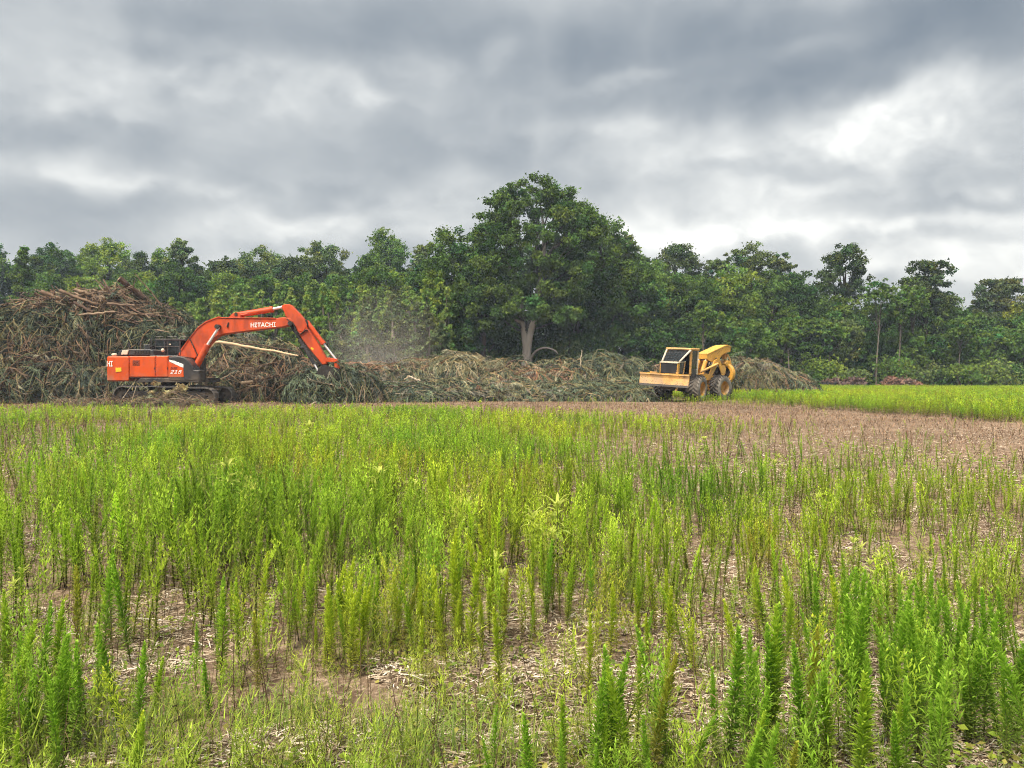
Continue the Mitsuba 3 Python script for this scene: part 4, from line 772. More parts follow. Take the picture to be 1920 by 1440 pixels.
LEFT = brush_pile('brush_pile', 'tall brush pile of cut conifers and logs behind the excavator on the left',
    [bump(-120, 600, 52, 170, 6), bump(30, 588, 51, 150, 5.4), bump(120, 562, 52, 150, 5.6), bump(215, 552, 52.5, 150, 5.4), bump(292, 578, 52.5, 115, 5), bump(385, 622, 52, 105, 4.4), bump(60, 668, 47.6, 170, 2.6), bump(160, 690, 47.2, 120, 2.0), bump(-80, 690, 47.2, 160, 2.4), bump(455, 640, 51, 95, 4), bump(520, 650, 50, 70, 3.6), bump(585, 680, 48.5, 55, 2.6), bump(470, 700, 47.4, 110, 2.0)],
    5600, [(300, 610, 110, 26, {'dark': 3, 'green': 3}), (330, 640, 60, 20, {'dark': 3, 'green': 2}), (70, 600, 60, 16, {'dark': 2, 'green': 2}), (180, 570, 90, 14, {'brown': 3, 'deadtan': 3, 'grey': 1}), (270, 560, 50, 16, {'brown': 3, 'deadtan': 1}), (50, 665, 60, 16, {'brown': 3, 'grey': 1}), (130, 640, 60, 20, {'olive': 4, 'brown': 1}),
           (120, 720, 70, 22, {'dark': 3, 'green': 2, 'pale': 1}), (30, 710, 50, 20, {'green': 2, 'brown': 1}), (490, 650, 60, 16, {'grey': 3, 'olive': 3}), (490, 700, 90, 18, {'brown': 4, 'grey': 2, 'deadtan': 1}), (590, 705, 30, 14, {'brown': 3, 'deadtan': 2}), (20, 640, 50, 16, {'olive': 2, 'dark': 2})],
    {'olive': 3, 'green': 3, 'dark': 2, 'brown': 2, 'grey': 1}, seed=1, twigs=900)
MIDDLE = brush_pile('brush_windrow', 'long low windrow of grey green conifer tops between the two machines',
    [bump(640, 700, 50.5, 90, 2.4), bump(700, 690, 54, 90, 3.2), bump(780, 682, 55, 100, 3.6), bump(860, 670, 55, 90, 3.6), bump(930, 682, 55, 90, 3.6), bump(1000, 692, 55, 90, 3.4), bump(1070, 682, 55, 90, 3.2), bump(1130, 672, 56, 80, 3.2), bump(1180, 680, 56, 60, 3), bump(820, 720, 51, 120, 2), bump(950, 722, 51, 120, 2), bump(1080, 722, 51.5, 110, 2), bump(1180, 718, 52, 70, 1.8), bump(720, 725, 48.8, 90, 1.6), bump(745, 747, 46.8, 55, 1.2), bump(850, 745, 47.2, 40, .9), bump(925, 742, 47.8, 60, 1.2), bump(1010, 744, 47.6, 36, .8), bump(1085, 740, 48.6, 60, 1.1), bump(1170, 742, 48.8, 46, 1.0)],
    6000, [(860, 690, 60, 16, {'pale': 3, 'olive': 2}), (930, 705, 60, 18, {'olive': 3, 'pale': 2, 'green': 1}), (760, 710, 60, 14, {'green': 2, 'grey': 3}), (1010, 705, 50, 8, {'rust': 3, 'deadtan': 2}), (860, 718, 22, 8, {'rust': 2, 'brown': 3}), (1160, 690, 40, 22, {'dark': 2, 'green': 4}), (1100, 720, 70, 14, {'green': 3, 'olive': 2}), (820, 735, 90, 10, {'dark': 2, 'green': 2, 'grey': 2}), (700, 690, 60, 8, {'deadtan': 3, 'rust': 2, 'brown': 1}), (1190, 725, 40, 14, {'green': 4}), (650, 705, 40, 10, {'grey': 2, 'deadtan': 1})],
    {'olive': 3, 'green': 3, 'grey': 3, 'pale': 1, 'dark': 1}, seed=2, twigs=520)
FRONTP = brush_pile('brush_pile', 'dark green drooping heap of boughs right under the bucket', [bump(588, 706, 44.6, 36, 1.1), bump(622, 689, 44.1, 48, 1.1), bump(655, 696, 44.8, 52, 1.3), bump(690, 722, 46.6, 60, 1.5), bump(760, 738, 46.8, 70, 1.2)], 1600,
    [(620, 720, 50, 16, {'green': 4, 'dark': 2}), (690, 735, 50, 14, {'green': 2, 'pale': 1, 'grey': 2})], {'green': 3, 'dark': 2, 'grey': 1}, seed=3, twigs=90)
RIGHTP = brush_pile('brush_pile', 'grey olive brush pile dragged behind the yellow skidder', [bump(1390, 680, 56.5, 56, 2.8), bump(1428, 686, 56, 58, 2.6), bump(1465, 704, 56, 54, 2.4), bump(1492, 726, 55.5, 34, 1.8)], 2000,
    [(1420, 690, 50, 10, {'grey': 2, 'olive': 3}), (1460, 725, 60, 12, {'dark': 3, 'brown': 2, 'olive': 1})], {'grey': 1, 'olive': 3, 'brown': 2, 'green': 3, 'dark': 2}, seed=4, twigs=120, spread=.5, length=(1.2, 2.6))
BEHIND = brush_pile('brush_pile', 'grey brown brush seen in the gap left of the skidder blade', [bump(1205, 688, 61, 40, 2), bump(1240, 690, 61, 40, 2), bump(1330, 690, 62, 60, 2)], 700, [], {'grey': 3, 'deadtan': 2, 'brown': 2}, seed=5, twigs=60)
DEBRIS = brush_pile('debris_bank', 'low bank of torn earth and dry brush in front of the excavator tracks', [bump(120 + i * 24, 755 + 3 * math.sin(i * 2.1), 40.2 + .5 * math.sin(i * 1.7), 34, .8) for i in range(12)], 750,
    [(300, 755, 100, 8, {'olive': 2, 'brown': 2, 'deadtan': 2})], {'olive': 2, 'brown': 2, 'deadtan': 2, 'grey': 2, 'green': 1}, length=(.3, .75), seed=6, twigs=120, core=(.06, .045, .032))

# logs and poles, each a thing
def log(label, pts, rads, col, name='log', cut=(.42, .30, .18), group=None, sides=9):
    p = np.array([at(*q) for q in pts]); n = 9; rads = np.array(rads) * (.85 if pts[0][2] > 49.3 and pts[0][0] < 320 else 1)
    if pts[0][2] > 49.3 and pts[0][0] < 320: p = p + np.array([.10, -.9, .30])         # the heap lies on the shoulder of the pile
    s = np.linspace(0, 1, len(p)); ss = np.linspace(0, 1, n); q = np.stack([np.interp(ss, s, p[:, i]) for i in range(3)], 1); r = np.interp(ss, np.linspace(0, 1, len(rads)), rads)
    rng = np.random.default_rng(abs(int(pts[0][0] * 31 + pts[0][1]))); q[1:-1] += rng.normal(0, .02, (n - 2, 3))
    v, f = tube(q, r, sides); c = np.array(col) * (.6 + .8 * meshkit.fbm(v * 3.1, 3, 12))[:, None]; c[-2:] = cut
    k = thing(name, label, 'log' if name == 'log' else 'pole', group)
    put(k, mikit.ply((v, f), 'matte', smooth=50) if False else mikit.ply((v, f), 'matte', color=c))
BR, TAN, PALE = (.09, .058, .042), (.20, .138, .092), (.60, .46, .29)
log('thick dark log sticking up from the top of the left pile', [(233, 534, 51.5), (278, 570, 52.5)], [.24, .20], BR)
log('long thin bare pole leaning beside the thick dark log', [(263, 525, 51.2), (311, 582, 52)], [.03, .06], TAN, 'pole')
log('log with a cut end at the left end of the pile top', [(90, 558, 50.6), (126, 572, 51)], [.16, .13], TAN)
log('long pale log lying across the pile top', [(124, 556, 50.4), (165, 572, 50.6), (206, 584, 50.8)], [.12, .10, .08], TAN)
log('short pale log with a cut end above the long one', [(152, 555, 50.8), (183, 563, 51)], [.13, .12], (.25, .18, .12))
log('dark log slanting below the long pale log', [(150, 578, 50), (185, 596, 50)], [.12, .10], BR)
log('pale bent log at the lower edge of the log heap', [(160, 602, 49.4), (195, 598, 49.4), (226, 596, 49.8)], [.07, .09, .06], (.27, .20, .14))
log('thin brown log between the long pale one and the pile top', [(125, 554, 50.9), (160, 570, 51)], [.07, .05], TAN)
log('short stub with a pale sawn end near the thick dark log', [(224, 566, 50.5), (236, 568, 51.6)], [.15, .14], BR)
log('short upright stake in the log heap', [(185, 575, 50.3), (186, 560, 50.3)], [.06, .05], TAN)
log('flat brown log right of the stake', [(190, 574, 50.5), (246, 580, 51)], [.08, .06], (.17, .12, .085))
log('dull log under the thick dark log', [(212, 580, 50.2), (262, 584, 50.4)], [.09, .07], (.19, .135, .095))
log('peeled pale pole bent over behind the boom of the excavator', [(384, 664, 46.4), (396, 648, 46.6), (405, 641, 46.8), (412, 641, 46.8)], [.10, .095, .09, .08], PALE, 'pole')
log('long straight peeled pole pointing at the excavator arm', [(410, 641, 46.8), (470, 651, 46.6), (559, 667, 46.2)], [.09, .075, .045], PALE, 'pole')
log('thin dark branch above the straight peeled pole', [(416, 642, 47.2), (480, 646, 47.4), (560, 660, 47.4)], [.05, .04, .03], BR, 'pole')
log('thin stick hanging below the bent peeled pole', [(415, 644, 46.5), (428, 664, 46.3)], [.035, .025], TAN, 'pole')
log('thin stick hanging below the straight peeled pole', [(441, 651, 46.4), (466, 672, 46.2)], [.035, .025], TAN, 'pole')
log('pale stick lying on the brown brush below the boom', [(410, 712, 45.4), (440, 697, 45.6)], [.03, .02], (.4, .3, .2), 'pole')
log('pale split log at the right end of the excavator tracks', [(452, 718, 45.2), (474, 716, 45.2)], [.09, .07], (.45, .34, .23))
log('pale stick crossed on the windrow near the bucket', [(766, 706, 50.2), (788, 714, 50)], [.06, .05], (.5, .42, .32), 'pole')
log('second pale stick crossed on the windrow near the bucket', [(758, 712, 50), (768, 704, 50)], [.04, .04], (.4, .32, .22), 'pole')
log('pale bare stem standing on the windrow left of the skidder', [(1088, 690, 53), (1091, 656, 53)], [.05, .03], (.4, .34, .25), 'pole')
log('hooped bough arching over the windrow left of the skidder', [(1109, 692, 53), (1112, 668, 53), (1121, 655, 53), (1136, 656, 53), (1150, 668, 53)], [.035, .035, .03, .022, .015], (.15, .15, .09), 'pole')
log('dark forked branch at the foot of the big pale trunk', [(946, 690, 53), (956, 678, 53), (966, 675, 53)], [.06, .05, .04], BR, 'pole')
log('bare hoop of branch left of the big pale trunk', [(962, 690, 53), (972, 676, 53), (984, 676, 53), (990, 690, 53)], [.04, .04, .04, .03], (.18, .14, .09), 'pole')
log('short pale stick at the left front corner of the brush under the bucket', [(578, 762, 42), (592, 754, 42)], [.05, .04], (.5, .4, .3), 'pole')
log('small dark log lying alone on the bare reddish strip', [(1630, 828, 18.9), (1668, 826, 18.9)], [.035, .03], (.06, .05, .035))

def top_sticks():
    rng = np.random.default_rng(45); mb = MB()
    for i in range(220):
        c = at(rng.normal(195, 75), 0, 50.6 + rng.normal(0, .6)); z = float(LEFT.h(c[0], c[1])); l = rng.uniform(.5, 2.4); a = rng.normal(-.30, .45); d = np.array([math.cos(a), rng.normal(0, .3), math.sin(a) + .1]); q = np.array([c[0], c[1], z + rng.uniform(-.1, .5)])
        r = rng.uniform(.02, .06); mb.add(*tube([q - d * l / 2, q + rng.normal(0, .04, 3), q + d * l / 2], [r, r * .8, r * .35], 5), np.array([(.15, .095, .07), (.11, .07, .05), (.21, .15, .105), (.27, .2, .14)][rng.integers(4)]) * rng.uniform(.75, 1.2))
    scene['brush_pile__broken_branches'] = mb.shape('matte'); labels['brush_pile__broken_branches'] = {'kind': 'stuff'}
top_sticks()

def pale_bush():
    rng = np.random.default_rng(21); k = thing('dry_branch', 'broken branch with pale dry leaves in front of the excavator tracks', 'branch')
    C = np.array([at(262 + rng.uniform(0, 88), 748 - 34 * rng.random() ** 1.3, 41 + rng.uniform(-.3, .3)) for _ in range(26)])
    v, f, c = leaves(rng, C, np.full(len(C), .16), 420, .17, (.40, .36, .21), jitter=.5, elong=1.8)
    put(k + '__foliage', mikit.ply((v, f), 'weed_leaf', color=c)); mb = MB()
    for q in C: mb.add(*tube([at(310, 757, 41), (at(310, 757, 41) + q) / 2 + [0, 0, .08], q], [.03, .02, .008], 4, False), (.16, .12, .08))
    put(k + '__stem', mb.shape('matte'))
pale_bush()
# ------------------------------------------------------------------ weeds of the field
def spire(rng, n, leaf, width, t0=.2, sides=4, bend=.06, segs=6, low=(.29, .33, .075), mid=(.30, .455, .040), tip=(.46, .62, .068), two=True, branch=0):
    """A feathery upright weed of height 1: (stem arrays, leaf arrays)."""
    b = rng.normal(0, bend, 2); t = np.linspace(0, 1, segs); ax = np.stack([b[0] * t ** 2, b[1] * t ** 2, t - .35 * (b @ b) * t ** 3], 1)
    v, f = tube(ax, np.linspace(.0065, .0022, segs) * (1 if leaf < .2 else 1.6), sides, False)
    tv = np.repeat(t, sides)[:, None]; sc = np.array((.095, .070, .045)) * (1 - tv) + np.array((.18, .30, .03)) * tv
    k = t0 + (1 - t0) * np.linspace(0, 1, n) ** .85 + rng.normal(0, .008, n); k = np.clip(k, .02, 1)
    a = np.arange(n) * 2.39996 + rng.normal(0, .25, n)
    e = np.radians(28 + 40 * k ** 1.5 + rng.normal(0, 7, n))
    l = leaf * (.60 + .65 * np.sin(PI * np.clip((k - t0) / (1 - t0), 0, 1) ** .8)) * np.where(k > .93, .75, 1) * rng.uniform(.75, 1.25, n)
    p = np.stack([b[0] * k ** 2, b[1] * k ** 2, k * .985 - .35 * (b @ b) * k ** 3], 1)
    if branch:                                                       # some leaves sit on side shoots
        j = rng.integers(0, branch + 1, n); ba = rng.uniform(0, 6.3, branch + 1); on = (j > 0) & (k > .3); off = rng.uniform(0, .16, n) * on
        p = p + np.stack([np.cos(ba[j]) * off, np.sin(ba[j]) * off, off * .6], 1)
    h = np.stack([np.cos(a), np.sin(a), 0 * a], 1); s = np.stack([-np.sin(a), np.cos(a), 0 * a], 1) * (width * rng.uniform(.7, 1.2, n))[:, None]
    d1 = h * np.cos(e)[:, None] + np.array([0, 0, 1]) * np.sin(e)[:, None]; e2 = e - rng.uniform(.0, .6, n); d2 = h * np.cos(e2)[:, None] + np.array([0, 0, 1]) * np.sin(e2)[:, None]
    m = p + d1 * (l * .5)[:, None]; q = m + d2 * (l * .5)[:, None]
    u = np.clip((k - t0) / (1 - t0), 0, 1)[:, None]
    c = np.where(u < .6, np.array(low) * (1 - u / .6) + np.array(mid) * (u / .6), np.array(mid) * (1 - (u - .6) / .4) + np.array(tip) * ((u - .6) / .4)) * rng.uniform(.75, 1.25, (n, 1))
    if not two: return (v, f, sc), (np.stack([p - s * .8, p + s * .8, q], 1).reshape(-1, 3), np.arange(3 * n).reshape(-1, 3), np.repeat(c, 3, 0))
    lv = np.stack([p, m - s, m + s, q], 1).reshape(-1, 3); o = (np.arange(n) * 4)[:, None, None]
    lf = (np.array([[0, 1, 2], [1, 3, 2]])[None] + o).reshape(-1, 3)
    return (v, f, sc), (lv, lf, np.repeat(c, 4, 0))

def lance(rng, n=26, leaf=.20, width=.018, tipcol=(.60, .68, .16)):
    """A weed with broad lance leaves in whorls near the top, height 1."""
    t = np.linspace(0, 1, 5); ax = np.stack([0 * t, 0 * t, t * .95], 1); v, f = tube(ax, np.linspace(.009, .004, 5), 5, False)
    k = np.concatenate([rng.uniform(.35, .9, n - 10), rng.uniform(.9, .96, 10)]); a = np.arange(n) * 2.4; e = np.radians(18 + 40 * (k > .9) + rng.normal(0, 10, n)); l = leaf * rng.uniform(.7, 1.15, n)
    h = np.stack([np.cos(a), np.sin(a), 0 * a], 1); z = np.array([0, 0, 1.0]); s = np.stack([-np.sin(a), np.cos(a), 0 * a], 1) * (width * rng.uniform(.8, 1.2, n))[:, None]; p = np.stack([0 * k, 0 * k, k], 1); rows = [p]
    d = [h * np.cos(e - x)[:, None] + z * np.sin(e - x)[:, None] for x in (0, .35, .9)]
    m1 = p + d[0] * (l * .35)[:, None]; m2 = m1 + d[1] * (l * .35)[:, None]; q = m2 + d[2] * (l * .3)[:, None]; up = np.array([0, 0, .25]) * width
    lv = np.stack([p, m1 - s + up, m1, m1 + s + up, m2 - s * .75 + up, m2, m2 + s * .75 + up, q], 1).reshape(-1, 3)
    lf = (np.array([[0, 1, 2], [0, 2, 3], [1, 4, 2], [2, 4, 5], [2, 5, 3], [3, 5, 6], [4, 7, 5], [5, 7, 6]])[None] + (np.arange(n) * 8)[:, None, None]).reshape(-1, 3)
    u = np.clip((k - .5) / .45, 0, 1)[:, None]; c = np.array((.28, .40, .08)) * (1 - u) + np.array(tipcol) * u
    return (v, f, np.full(v.shape, .1) * [.7, .75, .3]), (lv, lf, np.repeat(c * rng.uniform(.85, 1.15, (n, 1)), 8, 0))

def dead(rng, twigs=5):
    mb = MB(); c = np.array((.060, .042, .024)); b = rng.normal(0, .12, 2)
    ax = np.array([[0, 0, 0], [b[0] * .4, b[1] * .4, .55], [b[0], b[1], 1]]); v, f = tube(ax, [.009, .007, .003], 4, False); mb.add(v, f, c)
    for _ in range(twigs):
        k = rng.uniform(.3, .95); p = np.array([np.interp(k, [0, .55, 1], ax[:, i]) for i in range(3)]); a = rng.uniform(0, 6.3); d = np.array([math.cos(a), math.sin(a), rng.uniform(-.6, 1.4)]) * rng.uniform(.06, .16)
        v, f = tube([p, p + d * .6, p + d + [0, 0, -.03]], [.006, .005, .002], 3, False); mb.add(v, f, c * rng.uniform(.8, 2.2))
    return mb.arrays()

rw = np.random.default_rng(60)
# patches: (photo px, py of the ground there, half width m, half depth m, density, height)
PATCH = [(430, 1090, 1.25, 1.5, 34, .98), (300, 1060, .9, 1.2, 20, .95), (560, 1010, 1.4, 2.2, 24, .86), (330, 940, 1.5, 2.4, 20, .78), (100, 880, 2.2, 3.0, 22, .70), (250, 870, 2.0, 3.0, 12, .72), (60, 800, 6, 5, 12, .62), (620, 880, 2.6, 4, 22, .78), (480, 870, 2.0, 3.6, 20, .74), (800, 900, 2.6, 4, 22, .74), (980, 960, 1.6, 2.2, 22, .74),
         (1120, 980, 1.4, 2.0, 20, .72), (900, 1020, 1.2, 1.4, 16, .68), (1000, 870, 2.6, 4, 16, .66), (1160, 880, 2.4, 3.6, 14, .62), (830, 1215, .32, .34, 130, .72), (890, 1190, .3, .3, 60, .68), (1050, 1190, .42, .36, 55, .52), (1110, 1160, .4, .4, 34, .50), (1330, 1000, 1.1, 1.4, 14, .55), (1460, 960, 1.1, 1.4, 12, .5), (1240, 1080, .8, .9, 22, .55),
         (1750, 1250, .55, .50, 60, .60), (1600, 1270, .42, .42, 46, .58), (1870, 1230, .5, .5, 40, .56), (1560, 1180, .6, .5, 30, .55), (1700, 1120, .9, .6, 26, .50), (60, 1400, .40, .32, 90, .54), (180, 1420, .28, .24, 70, .46), (-60, 1300, .5, .5, 50, .50), (20, 1200, .5, .5, 16, .5), (420, 1300, .30, .35, 22, .42), (560, 1260, .35, .4, 26, .44), (690, 1220, .4, .4, 20, .42), (600, 1120, .8, .7, 18, .6),
         (1180, 1460, .22, .3, 44, .62), (1290, 1460, .25, .3, 70, .64), (1480, 1440, .22, .3, 80, .68), (1590, 1450, .30, .3, 60, .66), (1720, 1440, .30, .3, 60, .66), (1820, 1450, .25, .3, 56, .64), (1900, 1450, .25, .3, 56, .62), (1880, 1060, 1, .8, 12, .45), (760, 800, 4, 5, 14, .62), (420, 800, 5, 5, 8, .55), (620, 790, 4, 5, 12, .62), (950, 800, 4, 4, 12, .58), (1130, 820, 3.2, 3.4, 12, .56),
         (730, 1010, 1.2, 1.6, 18, .72), (160, 990, 1.0, 1.2, 10, .6), (1420, 880, 2, 2, 9, .5), (1560, 900, 1.8, 1.8, 9, .5), (1780, 930, 1.6, 1.6, 8, .5), (1300, 900, 1.8, 2.4, 12, .55), (1500, 960, 2.2, 2.2, 16, .46), (1700, 960, 2.0, 1.8, 18, .44), (1880, 980, 1.4, 1.4, 18, .42), (1420, 900, 2, 2, 10, .5), (1650, 900, 2.4, 2, 8, .45), (1600, 1050, 1.2, 1.0, 22, .42), (1800, 1080, .9, .8, 18, .42), (1400, 1050, .9, 1.0, 16, .45), (250, 1130, .6, .6, 10, .45), (700, 1130, .6, .6, 16, .5), (500, 1200, .5, .4, 16, .45), (1200, 1230, .3, .3, 26, .45), (1290, 760, 3.2, 2.0, 9, .55), (1220, 760, 2.5, 2, 5, .45), (500, 930, 3.0, 3.0, 10, .6), (900, 880, 4, 4, 10, .6)]
PG = np.array([(*gnd(px, py), rx, ry, d, h) for px, py, rx, ry, d, h in PATCH])
GREENFAR = np.array([gnd(1240, 752), gnd(1560, 766), gnd(1960, 796), gnd(2300, 812), gnd(2300, 729), gnd(1900, 729), gnd(1300, 735), gnd(1220, 744)])
BARE = np.array([gnd(560, 770), gnd(900, 762), gnd(1250, 757), gnd(1560, 769), gnd(1960, 800), gnd(2300, 815), gnd(2300, 880), gnd(1920, 866), gnd(1600, 826), gnd(1350, 802), gnd(1100, 786), gnd(800, 778)])
def inside(poly, x, y):                # which points lie in a polygon
    r = np.zeros(np.shape(x), bool); n = len(poly)
    for i in range(n):
        (x0, y0), (x1, y1) = poly[i], poly[(i + 1) % n]
        if y0 != y1: r ^= ((y0 > y) != (y1 > y)) & (x < (x1 - x0) * (y - y0) / (y1 - y0) + x0)
    return r

# bare straw showing between the stands: (photo px, py, half width m, half depth m)
OPEN = [(350, 1240, .50, .40), (470, 1330, .22, .22), (300, 1370, .22, .15), (1000, 1280, .42, .32), (1080, 1350, .3, .2), (1370, 1240, .26, .34), (1340, 1400, .16, .2), (200, 1150, .45, .35), (640, 1330, .22, .2), (1330, 1070, .35, .4), (1690, 1050, .6, .5), (1800, 1180, .3, .2), (980, 1120, .22, .2), (740, 1290, .16, .12), (130, 1060, .5, .5), (1560, 1350, .1, .14), (900, 1400, .3, .15), (1240, 1290, .22, .2), (1850, 1000, .8, .7)]
OG = np.array([(*gnd(px, py), rx, ry) for px, py, rx, ry in OPEN])
def openness(x, y):
    o = np.zeros(x.shape)
    for px, py, rx, ry in OG: o = np.maximum(o, np.exp(-(((x - px) / rx) ** 2 + ((y - py) / ry) ** 2) ** 1.5 * .6))
    return o

def density(x, y):
    big = meshkit.fbm(np.stack([x, y, 0 * x], 1) * .16 + 4.4, 3, 47)
    q = np.stack([x, y, 0 * x], 1); nz = meshkit.fbm(q * .55, 4, 13); fine = meshkit.fbm(q * 2.6, 3, 19)
    d = 3.2 * np.clip((nz - .30) * 3, .15, 2); hh = np.full(x.shape, .42); w = np.full(x.shape, 1.0)
    for px, py, rx, ry, dd, h in PG:
        g = np.exp(-.5 * (((x - px) / rx) ** 2 + ((y - py) / ry) ** 2) * 1.6); d = d + dd * g; hh = hh + g * 3 * h; w = w + g * 3
    d = d * 1.25 * np.where(y > 11, np.clip((big - .37) * 6.0, .14, 1.2), 1)
    d = d * np.clip((fine - .28) * 3.2, .05, 1.7) * (1 - .85 * openness(x, y))
    bare = inside(BARE, x + (nz - .5) * 4, y + (nz - .5) * 6)
    d = np.where(bare & (y < 44.5), d * .10 + .25 * (nz > .55), d); edge = (y > 38.5) & (x < 9); d = np.where(edge, d * .25, d)
    gf = inside(GREENFAR, x + (nz - .5) * 3, y + (nz - .5) * 4); d = np.where(gf, (8 + 12 * nz) * np.where(x > 14.4, 1.3, np.clip((y - 46) / 10 + .35, .3, 1.2)), np.where(y > 50, 0, d)); hh = np.where(gf, w * np.where((y > 52) | (x > 14.4), .72, .5), hh)
    return d, hh / w

def place(y0, y1, cap, seed):
    rng = np.random.default_rng(seed); area = .76 * (y1 ** 2 - y0 ** 2); n = int(area * cap); y = np.sqrt(rng.uniform(y0 ** 2, y1 ** 2, n)); x = rng.uniform(-.76, .76, n) * y
    d, h = density(x, y); k = rng.random(n) < d / cap; x, y, h = x[k], y[k], h[k]
    return x, y, h * rng.uniform(.5, 1.05, len(x)), rng

def hue(x, y, rng):                    # leaf colour of each plant: fresher or duller by patch
    q = np.stack([x, y, 0 * x], 1); a = meshkit.fbm(q * .5, 3, 23)[:, None]; b = rng.normal(0, 1, (len(x), 1))
    t = np.array([1.0, 1.0, 1.0]) + (a - .5) * np.array([1.1, .5, .1]) + b * np.array([.13, .12, .08])
    dull = (rng.random((len(x), 1)) < .08 + .9 * np.clip(a - .48, 0, 1))
    t = t * (.66 + .68 * meshkit.fbm(q * 1.5, 3, 27)[:, None]) * rng.uniform(.82, 1.18, (len(x), 1))
    return np.clip(np.where(dull, t * [.85, .68, 1.3], t), .3, 2)

SPN = [spire(rw, 400, .072, .0082, .10, bend=.05) for _ in range(6)] + [spire(rw, 300, .074, .0074, .18, bend=.12) for _ in range(2)] + [spire(rw, 340, .064, .0066, .12, branch=4, bend=.10) for _ in range(2)] + [spire(rw, 260, .070, .0070, .24, bend=.22)]
SPM = [spire(rw, 100, .078, .0165, .09, 3, segs=4, two=False) for _ in range(5)] + [spire(rw, 100, .076, .0165, .08, 3, segs=4, two=False, branch=5) for _ in range(3)] + [spire(rw, 70, .09, .012, .15, 3, segs=4, two=False, bend=.3)]
SPF = [spire(rw, 34, .125, .030, .03, 3, segs=3, two=False) for _ in range(5)] + [spire(rw, 34, .125, .030, .03, 3, segs=3, two=False, branch=4, bend=.2) for _ in range(3)]
DEADP = [dead(rw) for _ in range(5)]

def mass(x, y, h, rng, protos, tint, lean, wid=1.0):
    n = len(x); pos = np.stack([x, y, ground_z(x, y) - .01], 1); fr = yaw_frames(rng, n, lean); g = rng.integers(0, len(protos), n); mb = MB()
    for q in range(len(protos)):
        m = g == q
        if not m.any(): continue
        for a, c in ((protos[q][0], None), (protos[q][1], tint[m])):
            s = h[m] if a is protos[q][0] else h[m]
            mb.add(*scatter(a, pos[m], fr[m], np.stack([s * wid, s * wid, s], 1), c))
    return mb
# nearest plants: each a thing; the plants behind them: one mass
x, y, h, rng = place(2.5, 9.0, 70, 71)
infr = (np.abs(x / y) < .69) & (HOR + (EYE - .2) / y * F_PX < 1900); order = np.argsort(np.hypot(x, y) + 100 * (~infr)); near, rest = order[:296], order[296:]
ZONES = [(lambda px, py: (px < 420) & (py > 1240), 'bottom left corner', 'feathery yellow green weed stalk in the stand at the bottom left corner'), (lambda px, py: (px > 1060) & (py > 1300), 'bottom right', 'tall dense green weed spire close in front at the bottom right'),
         (lambda px, py: (px > 1400), 'right', 'feathery weed stalk in the thicket right of the bare straw'), (lambda px, py: (px > 720) & (px < 960) & (py < 1300), 'middle clump', 'upright weed stalk in the tight clump left of the middle'), (lambda px, py: (px > 960) & (px < 1200) & (py < 1300), 'right clump', 'upright weed stalk in the clump right of the middle'),
         (lambda px, py: px <= 720, 'left', 'thin weed stalk rising from the straw on the left')]
hs = hue(x, y, rng); HB = [(1.0, 1.0, 1.0), (1.25, 1.08, 1.0), (.78, .92, 1.0), (1.0, .76, 1.05)]
NEARPLY = {}
for i in near:
    px, py = CX + x[i] / y[i] * F_PX, HOR + EYE / y[i] * F_PX
    lab, gr = next(((l, g) for fn, g, l in ZONES if fn(px, py)), ('short weed stalk on the straw covered soil in the middle foreground', 'middle'))
    q = int(rng.integers(len(SPN))); b = int(np.argmin([np.abs(np.array(t) - hs[i]).sum() for t in HB]))
    if (q, b) not in NEARPLY:
        (sv, sf, sc), (lv, lf, lc) = SPN[q]
        NEARPLY[q, b] = (mikit.ply((sv, sf), 'matte', color=sc), mikit.ply((lv, lf), 'weed_leaf', color=lc * np.array(HB[b]) * 1.08))
    k = thing('weed_stalk', lab, 'weed', 'weeds ' + gr); lean = rng.normal(0, 5, 2); hh = h[i] * (1.05 if gr == 'bottom right' else 1)
    tw = T().translate([float(x[i]), float(y[i]), float(ground_z(x[i], y[i])) - .01]).rotate([1, 0, 0], float(lean[0])).rotate([0, 1, 0], float(lean[1])).rotate([0, 0, 1], float(rng.uniform(0, 360))).scale([float(hh), float(hh), float(hh)])
    for nm, s in zip(('stem', 'leaves'), NEARPLY[q, b]): scene[f'{k}__{nm}'] = {**s, 'to_world': tw}
mbw = mass(x[rest], y[rest], h[rest], rng, [spire(rw, 180, .070, .0118, .12, segs=5, two=False) for _ in range(5)] + [spire(rw, 180, .068, .0112, .10, segs=5, two=False, branch=5, bend=.12) for _ in range(3)] + [spire(rw, 120, .072, .0120, .2, segs=5, two=False, bend=.24)], hs[rest], .09)
x, y, h, rng = place(9.0, 18, 46, 72); m2 = mass(x, y, h, rng, SPM, hue(x, y, rng), .09); 
x, y, h, rng = place(18, 84, 24, 73); m3 = mass(x, y, h, rng, SPF, hue(x, y, rng), .08, 1.15)
def seedlings():
    rng = np.random.default_rng(93); n = 14000; y = 2.6 * (22 / 2.6) ** rng.uniform(0, 1, n); x = rng.uniform(-.76, .76, n) * y; nz = meshkit.fbm(np.stack([x, y, 0 * x], 1) * 1.1, 3, 57); k = (rng.random(n) < np.clip((nz - .40) * 4, .05, .8) * (1 - .75 * openness(x, y))) & ~inside(BARE, x, y); x, y = x[k], y[k]
    h = rng.gamma(5, .032, len(x)); return mass(x, y, h, rng, [spire(rw, 44, .20, .0105, .05, 3, segs=3, two=False, low=(.31, .36, .08), mid=(.32, .45, .06), tip=(.43, .57, .08), branch=4) for _ in range(5)], hue(x, y, rng), .2)
allm = MB()
allm.add(*seedlings().arrays())
for m in (mbw, m2, m3): allm.add(*m.arrays())
